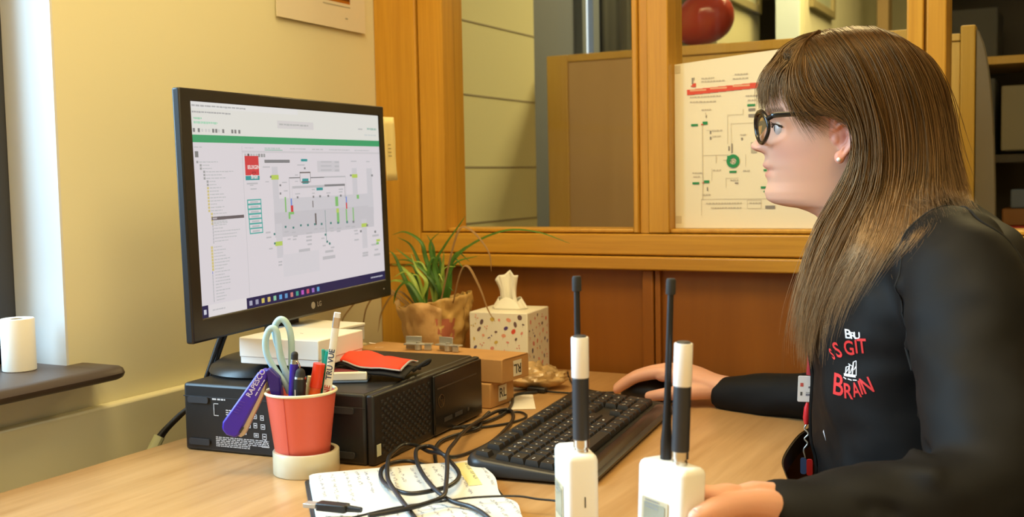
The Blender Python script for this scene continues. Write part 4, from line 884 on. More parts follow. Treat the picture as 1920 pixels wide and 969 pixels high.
for k in range(15):
    y = .014 + k * .0135 + rr.uniform(-.002, .002)
    for (xs, xe) in ((.012, .138), (.165, .288)):
        x = xs + rr.uniform(0, .01); end = xe - rr.uniform(0, .06)
        while x < end:
            wl = rr.uniform(.008, .022); nseg = int(wl / .0016)
            py = y
            for q in range(nseg):      # a scribbled word: short strokes up and down
                x2 = x + .0016; y2 = y + rr.uniform(-.0022, .0030)
                d = V((x2 - x, y2 - py)).normalized() * .00027
                z = max(pz(x, py), pz(x2, y2)) + .0005
                hw.add([(x - d.y, py + d.x, z), (x + d.y, py - d.x, z), (x2 + d.y, y2 - d.x, z), (x2 - d.y, y2 + d.x, z)], [(0, 1, 2, 3)], col=(.13, .13, .15) if k % 4 else (.10, .10, .2))
                x, py = x2, y2
            x += rr.uniform(.003, .007)
mkobj('handwriting', hw, M_print, pgs, smooth=0)
yh = MB(); rows = [[V((x, y, pz(x, y) + .0003)) for x in np.linspace(.012, .11, 9)] for y in (.176, .192)]; grid(yh, rows); mkobj('yellow_highlight', yh, mat('yellow highlighter ink', (.66, .60, .26), .8), pgs)

# ------------------------------------------------------------------ cables
M_cab = mat('black cable', (.014, .014, .016), .38)
def cable(name, label, pts, r, z0=None, cat='cable', k=7, m=None):
    P = [V((p[0], p[1], (p[2] if len(p) > 2 else z0))) for p in pts]
    o = thing(name, label, cat, tuple(P[0])); P = [p - V(o.location) for p in P]
    mkobj('wire', MB().tube(catmull(P, k), r, 10), m or M_cab, o, smooth=60); return o
ZN = DZ + .0185
def lift(L, zs): return [(x, y, z) for (x, y), z in zip(L, zs)]
La = [(-.50, .93), (-.538, .962), (-.566, .982), (-.601, .991), (-.648, 1.029), (-.702, 1.091), (-.74, 1.147), (-.744, 1.176), (-.726, 1.17), (-.677, 1.126), (-.643, 1.087), (-.63, 1.047), (-.637, 1.02), (-.654, .999), (-.682, 1.007), (-.715, 1.034), (-.742, 1.074), (-.758, 1.123), (-.75, 1.147), (-.723, 1.138), (-.708, 1.14), (-.727, 1.171), (-.762, 1.227), (-.782, 1.277), (-.778, 1.328), (-.772, 1.363), (-.79, 1.405), (-.797, 1.44)]
Lb = [(-.58, .90), (-.60, .925), (-.629, .954), (-.674, .997), (-.705, 1.031), (-.747, 1.095), (-.775, 1.149), (-.784, 1.185), (-.766, 1.188), (-.734, 1.167), (-.705, 1.146), (-.688, 1.145), (-.697, 1.2), (-.712, 1.287), (-.733, 1.372), (-.757, 1.442), (-.782, 1.481), (-.793, 1.464), (-.785, 1.406), (-.764, 1.316), (-.725, 1.215), (-.692, 1.143), (-.656, 1.082), (-.627, 1.031), (-.605, .989), (-.608, .964), (-.62, .93), (-.64, .90)]
za = [ZN - .004, ZN, ZN, ZN + .002, ZN + .005, ZN + .005, ZN + .006, ZN + .004, ZN + .004, ZN + .002, ZN, ZN, ZN, ZN, ZN, ZN, ZN, ZN - .006, ZN - .009, ZN - .009, ZN - .010, DZ + .006, DZ + .004, DZ + .004, DZ + .004, DZ + .004, DZ + .006, DZ + .01]
zbb = [ZN, ZN, ZN, ZN + .003, ZN + .005, ZN + .006, ZN, ZN, ZN, ZN, ZN + .006, ZN + .003, DZ + .012, DZ + .005, DZ + .004, DZ + .004, DZ + .006, DZ + .008, DZ + .01, DZ + .014, DZ + .02, ZN + .008, ZN + .008, ZN + .006, ZN + .006, ZN + .005, ZN + .005, ZN + .005]
# the loops are drawn where they lie at cable height
cb = cable('usb_cable', 'thick black cable lying in tangled loops on the notebook, ending in a plug', lift(La, za), .0026)
pts2 = [V(p) - V(cb.location) for p in lift(Lb, zbb)]
mkobj('wire', MB().tube(catmull(pts2, 7), .0026, 10), M_cab, cb, smooth=60)
pl = frame(V((-.712, .914, DZ + .0215)) - V(cb.location), (.98, .1, 0), (-.1, .98, 0))
mkobj('plug_body', MB().prism(rrect(-.002, -.007, .034, .007, .003), -.004, .004, M=pl), M_bpl, cb, bevel=.001)
mkobj('plug_tip', MB().box((-.017, -.0058, -.0022), (-.002, .0058, .0022), M=pl), M_steel, cb, bevel=.0004)
mkobj('strain_relief', MB().cyl(pl @ V((.034, 0, 0)), pl @ V((.05, 0, 0)), .0038, .0028, 14), M_bpl, cb)
cable('thin_cable', 'thin black wire crossing the notebook towards the first white receiver', [(-.455, 1.03), (-.494, 1.044), (-.52, 1.043), (-.544, 1.037, DZ + .0185), (-.58, 1.01, DZ + .02), (-.606, .986, DZ + .019), (-.629, .96, DZ + .019), (-.645, .935, DZ + .019), (-.66, .90, DZ + .019)], .0012, DZ + .0165)
cable('desk_cable', 'black cable curving from behind the cardboard boxes to the case front', [(-.815, 1.64), (-.838, 1.606), (-.81, 1.54), (-.79, 1.484), (-.783, 1.43), (-.79, 1.386), (-.812, 1.35), (-.833, 1.335)], .0024, DZ + .0032)
cable('desk_cable', 'short black cable lying across the desk between case and keyboard', [(-.80, 1.475), (-.77, 1.49), (-.745, 1.46), (-.752, 1.41), (-.782, 1.37), (-.826, 1.36)], .0018, DZ + .0024)
ad = cable('adapter_cable', 'black inline adapter with wires on the desk behind the keyboard', [(-.832, 1.665), (-.80, 1.650), (-.766, 1.650), (-.74, 1.655), (-.70, 1.665)], .0017, DZ + .0035)
mkobj('adapter', MB().box((-.004, -.022, -.002), (.030, -.008, .006)), M_bpl, ad, bevel=.002)
pc_c = thing('monitor_cable', 'pair of black cables hanging from the monitor behind the computer case', 'cable', (-1.15, 1.2, DZ))
L0 = V(pc_c.location)
for dx_ in (0, .012): mkobj('wire', MB().tube(catmull([V(p) - L0 + V((0, dx_, dx_ * .3)) for p in ((-1.125, 1.262, .93), (-1.13, 1.228, .875), (-1.133, 1.205, .83), (-1.146, 1.195, .79), (-1.165, 1.17, .765), (-1.178, 1.14, .735), (-1.182, 1.125, .69), (-1.184, 1.12, .60))], 6), .0036, 10), M_cab, pc_c, smooth=60)
mkobj('cable_label', MB().tube([V((-1.176, 1.147, .742)) - L0, V((-1.1815, 1.133, .718)) - L0], .0078, 12), mat('pale green tag', (.55, .58, .36), .6), pc_c)
bl = cable('coiled_cable', 'black cable loop standing up behind the scissors', [(-1.0, 1.222, .842), (-1.0, 1.218, .862), (-.985, 1.213, .884), (-.955, 1.205, .89), (-.93, 1.20, .872), (-.922, 1.195, .85), (-.935, 1.19, .838), (-.96, 1.175, .836), (-.99, 1.17, .836)], .0028)

# ------------------------------------------------------------------ keyboard
kb = thing('keyboard', 'full-size black computer keyboard lying in front of the person', 'keyboard', (-.613, 1.372, DZ + .0004), math.radians(96.7))
KL, KW = .455, .166
def kz(y): return .0095 + .0165 * (y + KW / 2) / KW
def kb_ring(k, z):   # outline with a bowed front edge
    o = []
    for x, y in rrect(-KL / 2 * k, -KW / 2 * k - (1 - k) * 0, KL / 2 * k, KW / 2 * k, .022, 7): o.append((x, y, z))
    return o
ko = rrect(-KL / 2, -KW / 2, KL / 2, KW / 2, .024, 8)
def kring(ins, f): return [V((x * (1 - ins / (KL / 2)), y * (1 - ins / (KW / 2)), f(y))) for x, y in ko]
body = MB().rings([kring(.006, lambda y: .001), kring(0, lambda y: .004), kring(0, lambda y: kz(y) * .75), kring(.0025, lambda y: kz(y) * .93), kring(.006, lambda y: kz(y)), kring(.012, lambda y: kz(y) - .0004), kring(.014, lambda y: kz(y) - .002)])
mkobj('body', body, mat('charcoal keyboard plastic', (.02, .019, .018), .38), kb, smooth=45)
mkobj('palm_edge', MB().rings([[V((x, -KW / 2 + y, z)) for y, z in ((.004, .0075), (.010, .0125), (.020, .0135), (.026, .0122), (.02, .006))] for x in (-KL / 2 + .03, -KL / 4, 0, KL / 4, KL / 2 - .03)]), mat('gloss charcoal', (.016, .015, .014), .22), kb, smooth=60)
keys = MB(); lgd = MB(); U = .0188; KX = -KL / 2 + .0145; rr = random.Random(8)
def key(cx, cy, w, h=U):
    z = kz(cy) - .0018; a, b = w / 2 - .0007, h / 2 - .0007; a2, b2 = a - .0018, b - .0017; ht = .0078
    sl2 = .0165 / KW
    R = lambda p, q, dz, dy=0: [V((cx + i * p, cy + dy + j * q, z + dz + sl2 * (j * q))) for i, j in ((-1, -1), (1, -1), (1, 1), (-1, 1))]
    keys.rings([R(a, b, 0), R(a, b, ht * .25), R(a2, b2, ht * .92, .0004), R(a2 - .0012, b2 - .0012, ht * .9, .0004)])
    zt = z + ht * .94 + .0004
    for q in range(rr.choice((1, 1, 2))):
        x0 = cx - a2 * .6 + q * .004; y0 = cy + b2 * .15 - rr.uniform(0, .003); g = rr.uniform(.0016, .0032)
        lgd.quad(*[V((x, y, zt + sl2 * (y - cy))) for x, y in ((x0, y0), (x0 + g, y0), (x0 + g, y0 + g * .9), (x0, y0 + g * .9))], col=(.5, .5, .48))
rowsY = [.062, .0355, .0355 - U, .0355 - 2 * U, .0355 - 3 * U, .0355 - 4 * U]
def krow(r, ws, x0=0): 
    x = KX + x0 * U
    for w_ in ws:
        if w_ > 0: key(x + w_ * U / 2, rowsY[r], w_ * U)
        x += abs(w_) * U
krow(0, [1, -1, 1, 1, 1, 1, -.5, 1, 1, 1, 1, -.5, 1, 1, 1, 1, -.25, 1, 1, 1])
krow(1, [1] * 13 + [2, -.25, 1, 1, 1, -.25, 1, 1, 1, 1])
krow(2, [1.5] + [1] * 12 + [1.5, -.25, 1, 1, 1, -.25, 1, 1, 1])
krow(3, [1.75] + [1] * 11 + [2.25, -3.5, 1, 1, 1])
krow(4, [1.25] + [1] * 11 + [2.75, -1.25, 1, -1.25, 1, 1, 1])
krow(5, [1.25, 1.25, 1.25, 6.25, 1.25, 1.25, 1.25, 1.25, -.25, 1, 1, 1, -.25, 2, 1])
key(KX + 22.0 * U, (rowsY[2] + rowsY[3]) / 2, U, 2 * U); key(KX + 22.0 * U, (rowsY[4] + rowsY[5]) / 2, U, 2 * U)
mkobj('keys', keys, mat('matt black keycap', (.022, .021, .02), .42), kb, smooth=30)
mkobj('key_legends', lgd, M_print, kb, smooth=0)
for s in (-1, 1): mkobj('rear_foot', MB().box((s * .19 - .02, KW / 2 - .018, 0), (s * .19 + .02, KW / 2 - .010, .01)), M_bpl, kb)

# ------------------------------------------------------------------ mouse
ms = thing('mouse', 'black computer mouse under the right hand at the far end of the keyboard', 'mouse', (-.628, 1.676, DZ + .0004), PI)
mb_ = MB(); rings = []
for i in range(15):
    u = i / 14; x = -.05 + .10 * u; wv = .029 * (1 - abs(2 * u - 1) ** 3.2) ** .5 + .001; hv = .034 * (math.sin(PI * (.12 + .80 * (1 - u) ** .85))) ** .8 * (1 - abs(2 * u - 1) ** 6) + .004
    rings.append([V((x, wv * math.cos(a) * (1 if math.sin(a) < .5 else 1), max(0.0008, hv * (.18 + .82 * max(0, math.sin(a)) ** .8) if math.sin(a) > 0 else .0008 + .1 * hv * (1 + math.sin(a))))) for a in np.linspace(0, 2 * PI, 28, endpoint=False)])
mb_.rings(rings); mkobj('shell', mb_, M_blk, ms, smooth=60)
mkobj('scroll_wheel', MB().cyl((.026, -.0035, .021), (.026, .0035, .021), .009, n=20), M_rubber, ms)
cable('mouse_cable', 'thin black mouse wire running behind the keyboard', [(-.683, 1.676, DZ + .006), (-.72, 1.68, DZ + .003), (-.78, 1.72), (-.83, 1.80), (-.85, 1.84)], .0016, DZ + .0022)

# ------------------------------------------------------------------ white receivers with antennas
M_dev = mat('white device plastic', (.86, .85, .80), .38); M_ant = mat('charcoal antenna sleeve', (.025, .026, .03), .45)
def receiver(label, loc, wide, tilt, fat, thin, sx=.060, sy=.030, H=.104):
    rz = math.atan2(wide[1], wide[0]); t = thing('radio_receiver', label, 'receiver', loc, rz, 'white radio receivers')
    t.rotation_euler = (Matrix.Rotation(tilt, 3, fw_h) @ Matrix.Rotation(rz, 3, 'Z')).to_euler()
    o = rrect(-sx / 2, -sy / 2, sx / 2, sy / 2, .0055, 5)
    k = lambda ins, z: [V((x * (1 - ins / (sx / 2)), y * (1 - ins / (sy / 2)), z)) for x, y in o]
    mkobj('body', MB().rings([k(.004, 0), k(.001, .0015), k(0, .005), k(0, H - .006), k(.001, H - .0025), k(.003, H - .0006), k(.006, H)]), M_dev, t, smooth=40)
    dsp = mkobj('display', MB().prism(rrect(-.017, -.024, .017, .020, .002), 0, .0008, M=frame((.004, sy / 2 + .0002, .052), (-1, 0, 0), (0, 0, 1))), mat('beige display frame', (.55, .47, .30), .4), t, bevel=.0003)
    mkobj('display_glass', MB().prism(rrect(-.0135, -.012, .0135, .016, .0015), .0009, .0013, M=frame((.004, sy / 2 + .0002, .052), (-1, 0, 0), (0, 0, 1))), mat('grey green display', (.30, .29, .20), .2), dsp)
    pr = MB(); r_ = random.Random(4); FM = frame((.004, sy / 2 + .0016, .052), (-1, 0, 0), (0, 0, 1))
    for q in range(3): sheet_text(pr, r_, -.012, .017 - q * .003, .006, .0013, FM, (.25, .25, .25), 4)
    mkobj('print', pr, M_print, dsp, smooth=0)
    mkobj('side_slot', MB().box((-sx / 2 - .0004, -.002, .055), (-sx / 2 + .001, -.0008, .065)), M_ink, t)
    fx, fy = fat
    an = mkobj('fat_antenna', MB().cyl((fx, fy, H + .012), (fx, fy, H + .0705), .0079, n=32), M_ant, t, bevel=.0008)
    mkobj('white_sleeve', MB().lathe([(.0079, H + .0705), (.0082, H + .071), (.0082, H + .1075), (.0078, H + .1085), (.0066, H + .1085), (.0064, H + .106), (.0, H + .106)], 32, c=(fx, fy, 0)), mat('white antenna sleeve', (.88, .87, .84), .4), an, smooth=40)
    mkobj('dark_tip', MB().lathe([(.0064, H + .106), (.0064, H + .1092), (.0055, H + .110), (0, H + .110)], 28, c=(fx, fy, 0)), M_ant, an, smooth=40)
    mkobj('connector', MB().lathe([(.0052, H - .001), (.0066, H - .0005), (.0066, H + .003), (.0059, H + .0035), (.0059, H + .005), (.0074, H + .0055), (.0074, H + .0125), (.0062, H + .013), (.0, H + .013)], 28, c=(fx, fy, 0)), M_chrome, an, smooth=30)
    tx, ty = thin
    th = mkobj('whip_antenna', MB().lathe([(.0052, H - .001), (.0052, H + .016), (.0042, H + .03), (.0032, H + .06), (.0028, H + .150), (.0, H + .150)], 20, c=(tx, ty, 0)), M_bpl, t, smooth=40)
    mkobj('whip_cap', MB().lathe([(.003, H + .149), (.0044, H + .1495), (.0044, H + .1615), (.0036, H + .1635), (0, H + .1635)], 20, c=(tx, ty, 0)), M_rubber, th, smooth=40)
    return t
fw_h = V((-math.sin(ya), math.cos(ya), 0))
receiver('white antenna receiver standing alone on the desk beside the notebook', (-.4275, .9405, DZ + .0004), (-.61, .792), 0., (-.0155, -.002), (.004, -.0045))
dev2 = receiver('white antenna receiver held by the left hand', (-.3285, .9205, DZ + .0016), (-.887, .46), math.radians(2.2), (-.009, -.001), (.0125, -.004))

# ------------------------------------------------------------------ lanyard with badge and keys
ln_ = thing('lanyard', 'red lanyard with a white name badge and keys hanging from the neck', 'lanyard', (-.326, 1.462, .99))
o0 = V(ln_.location); bx, by = -.3225, 1.462
M_redp = mat('red plastic clip', (.62, .02, .03), .35)
mkobj('strap', MB().tube(catmull([V(p) - o0 for p in ((-.285, 1.445, .985), (-.30, 1.452, .95), (-.318, 1.46, .88), (bx, by, .834))], 6), .0048, 8, flat=.22, side=(0, 1, 0)), mat('red strap', (.4, .02, .03), .7), ln_)
Mb = frame(V((bx, by, .8155)) - o0, (.95, .22, 0), (.04, 0, 1))
cd = mkobj('badge_card', MB().prism(rrect(-.0155, -.0175, .016, .0175, .002), -.0006, .0006, M=Mb), mat('white badge card', (.84, .84, .86), .35), ln_, bevel=.0003)
pr = MB(); Mf = Mb if Mb.to_3x3().col[2].y < 0 else Mb
for x0, y0, x1, y1, c in ((-.0125, .003, -.0085, .008, (.65, .12, .1)), (-.012, -.009, -.0095, -.004, (.1, .1, .1)), (-.002, .001, .006, .0035, (.2, .2, .25)), (-.005, -.009, .004, -.0065, (.2, .2, .25)), (-.005, -.0055, .003, -.004, (.5, .5, .5))): pr.quad(*[Mb @ V((x, y, .0008)) for x, y in ((x0, y0), (x1, y0), (x1, y1), (x0, y1))], col=c)
mkobj('badge_print', pr, M_print, cd, smooth=0)
q = lambda x, z, y=by: V((x, y, z)) - o0
mkobj('clip', MB().tube([q(bx - .003, .797), q(bx - .0035, .79), q(bx - .0045, .776), q(bx - .0045, .768)], [.002, .0042, .0048, .003], 12), M_redp, ln_)
mkobj('hook', MB().tube(catmull([q(bx - .004, .768), q(bx - .007, .762), q(bx - .002, .755), q(bx - .007, .748), q(bx - .003, .742), q(bx - .008, .733), q(bx - .006, .722)], 6), .0011, 8), M_steel, ln_)
mkobj('key_tag', MB().prism(rrect(-.004, -.011, .004, .011, .003), -.0012, .0012, M=frame(q(bx - .0085, .711), (.95, .2, 0), (0, 0, 1))), mat('blue key tag', (.05, .13, .55), .35), ln_)
mkobj('key_tag', MB().prism(rrect(-.004, -.011, .004, .011, .003), -.0012, .0012, M=frame(q(bx + .001, .7115, by - .006), (.95, .2, 0), (0, 0, 1))), M_redp, ln_)

# ------------------------------------------------------------------ person
HC = V((-.2843, 1.48, 1.1412)); th_ = math.radians(12)
HFW = V((-math.cos(th_), -math.sin(th_), 0)); HLF = V((math.sin(th_), -math.cos(th_), 0))
HM = frame(HC, HFW, HLF, (0, 0, 1)); HMi = HM.inverted()
def ip(z, zs, vs): return float(np.interp(z, zs, vs))
def smoothtab(tab):
    z = np.array([t[0] for t in tab]); v = np.array([t[1] for t in tab]); zz = np.linspace(z[0], z[-1], 400); vv = np.interp(zz, z, v)
    k = np.ones(7) / 7; vp = np.pad(vv, 3, mode='edge'); return zz, np.convolve(vp, k, 'valid')
AF = [(-.165, .004), (-.150, .012), (-.122, .0215), (-.1034, .0285), (-.0963, .0335), (-.0906, .0440), (-.0862, .0565), (-.0832, .0755), (-.0795, .0885), (-.0744, .0958), (-.0644, .0975), (-.0517, .0946), (-.040, .0955), (-.030, .0965), (-.0142, .0962), (.0, .0945), (.0148, .0930), (.0258, .0932), (.0448, .0970), (.065, .0975), (.0833, .0945), (.100, .085), (.115, .067), (.125, .045), (.131, .022), (.1345, .0)]
AB = [(-.165, -.092), (-.15, -.087), (-.12, -.079), (-.09, -.076), (-.06, -.08), (-.03, -.092), (0, -.103), (.03, -.109), (.06, -.107), (.09, -.096), (.11, -.079), (.125, -.052), (.131, -.027), (.1345, -.004)]
WD = [(-.165, .066), (-.15, .060), (-.12, .0535), (-.1, .051), (-.09, .050), (-.08, .049), (-.06, .053), (-.04, .057), (-.02, .061), (0, .065), (.02, .068), (.04, .071), (.06, .0745), (.08, .0725), (.1, .063), (.115, .050), (.125, .034), (.131, .018), (.1345, .002)]
AFs, ABs, WDs = map(smoothtab, (AF, AB, WD))
AFs = (np.array([a for a, _ in AF]), np.array([b for _, b in AF]))
NOSE = ([-.0165, -.0142, -.0118, -.0092, -.0056, -.0010, .0051, .0148, .0258, .034], [.0015, .0035, .0095, .0172, .0216, .0228, .0163, .0088, .0015, 0])
def g(x, s): return math.exp(-(x / s) ** 2)
def face_bump(l, z):
    d = 0.
    nz = float(np.interp(z, *NOSE, left=0, right=0)); sg = float(np.interp(z, [-.016, -.004, .012, .03], [.0105, .0098, .0078, .0085]))
    d += nz * math.exp(-abs(l / sg) ** 2.4)
    for s in (-1, 1):
        d += .0125 * g(l - s * .0125, .0055) * g(z + .0055, .0062)            # wings of the nose
        d -= .0075 * g(l - s * .0055, .0032) * g(z + .0118, .0026)            # nostrils
        d -= .0100 * g(l - s * .030, .0150) * g(z - .019, .0105)              # eye sockets
        d += .0095 * g(l - s * .031, .0110) * g(z - .0190, .0062)             # lids over the eyes
        d += .0030 * g(l - s * .028, .018) * g(z - .0425, .006)               # brow
        d += .0040 * g(l - s * .040, .014) * g(z + .004, .013)                # cheek
        d -= .0025 * g(l - s * .0225, .004) * g(z + .0355, .006)              # mouth corners
    d += .0030 * g(l, .0070) * g(z + .0215, .007) * 1.0
    d += .0050 * g(l, .0165) * g(z + .0288, .0048) - .0010 * g(l, .0028) * g(z + .026, .004)
    d += .0034 * g(l, .0145) * g(z + .0418, .0055)
    d -= .0046 * g(l, .0215) * g(z + .0356, .0019)
    d += .0022 * g(l, .013) * g(z + .064, .011)
    return d
def ab_w(z): return ip(z, *AFs), ip(z, *ABs), ip(z, *WDs)
CA = -.012
def head_pt(z, t):
    af, ab, w = ab_w(z); c = min(CA, af - .02) if z < .12 else (af + ab) / 2
    ct, st = math.cos(t), math.sin(t)
    n = ip(z, [-.15, -.085, -.06, -.03, .0, .04, .09, .13], [2, 2, 2.05, 2.2, 2.3, 2.35, 2.25, 2.1]) if ct > 0 else 2.25
    e = 2 / n
    a = c + ((af - c) if ct > 0 else (c - ab)) * math.copysign(abs(ct) ** e, ct); l = w * math.copysign(abs(st) ** e, st)
    if ct > 0: a += face_bump(l, z) * min(1, ct * 2.2)
    return a, l
def head_front(l, z):
    af, ab, w = ab_w(z); n = 2.3; q = min(.9999, abs(l) / w); c = CA
    return c + (af - c) * (1 - q ** n) ** (1 / n)
bm_ = MB(); NT = 128
zs = list(np.linspace(-.165, -.1, 22)) + list(np.linspace(-.098, .05, 125)) + list(np.linspace(.053, .1345, 34))
ang = []
for k in range(NT):          # denser at the front of the face
    u = k / NT * 2 - 1; ang.append(PI * math.copysign(abs(u) ** 1.35, u))
bm_.rings([[HM @ V((*head_pt(z, t), z - max(0, z - .09) * .13)) for t in ang] for z in zs])
# ears
def ear(s):
    L = lambda a, l, z: HM @ V((a, s * l, z))
    base = [(.012, .0655, .012), (.0105, .069, .024), (.004, .0725, .0315), (-.005, .0755, .0315), (-.0125, .0775, .024), (-.0145, .0775, .010), (-.0110, .0755, -.004), (-.0045, .073, -.0145), (.002, .071, -.0225)]
    bm_.tube(catmull([L(*p) for p in base], 6), [.0030] * 48 + [.0036], 10)
    bm_.tube(catmull([L(.009, .068, .014), L(.0035, .0715, .0195), L(-.0045, .0735, .018), L(-.0082, .0735, .007), L(-.004, .0715, -.006), L(.003, .070, -.0115)], 5), .0022, 8)
    R = HM.to_3x3() @ Matrix.Rotation(-s * .25, 3, 'Z')
    bm_.ball(L(-.001, .0655, .006), 1, 20, sc=(.0115, .0035, .023), M=R)
    bm_.ball(L(.0048, .0695, -.0215), 1, 16, sc=(.0072, .0042, .0088), M=R)
    bm_.ball(L(.0095, .0655, .001), 1, 12, sc=(.0042, .0030, .0062), M=R)
ear(1); ear(-1)
# neck into chest, trunk, limbs
def slices(tab, k=1., dz=0., ph=18, n=40, ex=2.5):
    out = []; p = math.radians(ph); F = V((-math.cos(p), -math.sin(p), 0)); S = V((math.sin(p), -math.cos(p), 0))
    for z, cx, cy, hx, hy in tab:
        r = []
        for q in range(n):
            t = 2 * PI * q / n; ct, st = math.cos(t), math.sin(t)
            r.append(V((cx, cy, z + dz)) + F * (math.copysign(abs(ct) ** (2 / ex), ct) * hx * k) + S * (math.copysign(abs(st) ** (2 / ex), st) * hy * k))
        out.append(r)
    return out
def densify(tab, m=5):
    tab = np.array(tab); z = np.linspace(0, len(tab) - 1, (len(tab) - 1) * m + 1); o = []
    P = [V(t[:3]) for t in tab]; Q = [V((t[3], t[4], 0)) for t in tab]
    A, B = catmull(P, m), catmull(Q, m); return [(a.x, a.y, a.z, b.x, b.y) for a, b in zip(A, B)]
TR = densify([(1.068, -.200, 1.474, .060, .068), (1.055, -.193, 1.472, .074, .100), (1.040, -.186, 1.470, .088, .140), (1.020, -.181, 1.467, .100, .172), (.99, -.180, 1.464, .113, .186), (.955, -.182, 1.461, .122, .186), (.91, -.186, 1.459, .131, .180), (.85, -.183, 1.457, .134, .173), (.78, -.174, 1.453, .139, .170), (.70, -.160, 1.45, .145, .175), (.60, -.138, 1.45, .152, .185), (.52, -.10, 1.45, .158, .19), (.46, -.085, 1.45, .145, .185)])
bm_.rings(slices(TR, .86, -.012)[::2])
bm_.tube([HM @ V((-.02, 0, -.09)), HM @ V((-.035, 0, -.13)), V((-.222, 1.475, .99)), V((-.2, 1.47, .93))], [.045, .050, .06, .08], 24)
SL = [(-.150, 1.318, 1.000), (-.118, 1.272, .975), (-.098, 1.215, .905), (-.082, 1.150, .835), (-.085, 1.105, .795), (-.125, 1.068, .785), (-.19, 1.030, .783), (-.258, .993, .781)]
RL_ = [.062, .066, .064, .060, .056, .052, .045, .036]
SR = [(-.165, 1.625, .995), (-.160, 1.665, .95), (-.190, 1.680, .875), (-.235, 1.668, .806), (-.275, 1.645, .781), (-.35, 1.628, .773), (-.43, 1.640, .768), (-.508, 1.660, .763)]
RR_ = [.06, .062, .056, .050, .046, .038, .033, .0275]
bm_.tube(catmull([V(p) for p in SL], 6), [r * .72 for r in np.interp(np.linspace(0, 7, 43), range(8), RL_)], 20)
bm_.tube(catmull([V(p) for p in SR], 6), [r * .72 for r in np.interp(np.linspace(0, 7, 43), range(8), RR_)], 20)
# seated legs and feet
for s in (-1, 1):
    y = 1.45 + s * .095
    bm_.tube(catmull([V(p) for p in ((-.08, y, .52), (-.25, y + s * .01, .53), (-.45, y + s * .015, .515), (-.50, y + s * .015, .47), (-.50, y + s * .015, .28), (-.50, y + s * .015, .09))], 6), list(np.interp(np.linspace(0, 5, 31), range(6), [.085, .08, .062, .058, .052, .036])), 20)
    bm_.tube([V((-.47, y + s * .015, .05)), V((-.53, y + s * .017, .045)), V((-.62, y + s * .02, .032)), V((-.67, y + s * .02, .026))], [.038, .038, .032, .022], 16)
# right hand on the mouse
def limb(pts, rad, n=14, k=5, **kw):
    P = catmull([V(p) for p in pts], k); bm_.tube(P, list(np.interp(np.linspace(0, len(pts) - 1, len(P)), range(len(pts)), rad)), n, **kw); e = P[-1]; bm_.ball(e, rad[-1] * .97, 12)
def palm(pts, half_w, half_t, side, n=20):
    P = catmull([V(p) for p in pts], 5); m = len(P); ww = np.interp(np.linspace(0, len(pts) - 1, m), range(len(pts)), half_w); tt = np.interp(np.linspace(0, len(pts) - 1, m), range(len(pts)), half_t); R = []
    for i, p in enumerate(P):
        t = (P[min(i + 1, m - 1)] - P[max(i - 1, 0)]).normalized(); s = (V(side) - t * V(side).dot(t)).normalized(); nn = t.cross(s)
        R.append([p + s * math.copysign(abs(math.cos(a)) ** .8, math.cos(a)) * ww[i] + nn * math.copysign(abs(math.sin(a)) ** .8, math.sin(a)) * tt[i] for a in [2 * PI * k / n for k in range(n)]])
    bm_.rings(R)
palm([(-.478, 1.660, .766), (-.515, 1.661, .770), (-.548, 1.663, .780), (-.578, 1.665, .787), (-.598, 1.666, .785)], [.024, .026, .033, .037, .036], [.0195, .0195, .019, .0165, .011], (0, 1, 0))
for y, dx, ln_f, dz in ((1.641, 0, 1., 0), (1.661, .003, 1.07, .001), (1.680, -.002, 1., 0), (1.697, -.012, .82, -.003)):
    limb([(-.575 - dx, y, .786 + dz), (-.598 - dx, y - .001, .790 + dz), (-.598 - dx - .036 * ln_f, y - .002, .781), (-.598 - dx - .058 * ln_f, y - .001, .768), (-.598 - dx - .073 * ln_f, y, .757)], [.0105, .0105, .0092, .0084, .0068])
limb([(-.512, 1.650, .766), (-.545, 1.632, .765), (-.580, 1.624, .760), (-.612, 1.631, .753)], [.014, .0135, .0105, .0078])
# left hand round the receiver
palm([(-.225, 1.035, .782), (-.248, 1.005, .784), (-.266, .978, .786), (-.279, .955, .786)], [.026, .030, .035, .034], [.020, .018, .015, .011], (0, 0, 1))
for z, k in ((.8135, 1.), (.7945, 1.05), (.7755, 1.), (.7585, .85)):
    limb([(-.268, .975, z * .6 + .786 * .4), (-.282, .953, z), (-.297, .9425, z), (-.297 - .027 * k, .9425 + .0145 * k, z), (-.297 - .046 * k, .9425 + .019 * k, z - .001)], [.0105, .0100, .0092, .0082, .0068])
limb([(-.243, .995, .790), (-.254, .972, .801), (-.267, .945, .8085), (-.283, .917, .8095), (-.2945, .8975, .8060)], [.0165, .0150, .0118, .0112, .0085])
def remesh(mb, voxel, it=2, fac=.5, name='body_shape'):
    me = bpy.data.meshes.new(name); me.from_pydata(mb.v, [], mb.f)
    b = bmesh.new(); b.from_mesh(me); bmesh.ops.recalc_face_normals(b, faces=b.faces); b.to_mesh(me); b.free()
    o = bpy.data.objects.new(name, me); COL.objects.link(o)
    r = o.modifiers.new('r', 'REMESH'); r.mode = 'VOXEL'; r.voxel_size = voxel; r.adaptivity = 0
    s = o.modifiers.new('s', 'SMOOTH'); s.factor = fac; s.iterations = it
    dg = bpy.context.evaluated_depsgraph_get(); dg.update()
    out = bpy.data.meshes.new_from_object(o.evaluated_get(dg)); bpy.data.objects.remove(o); bpy.data.meshes.remove(me)
    out.name = name; return out
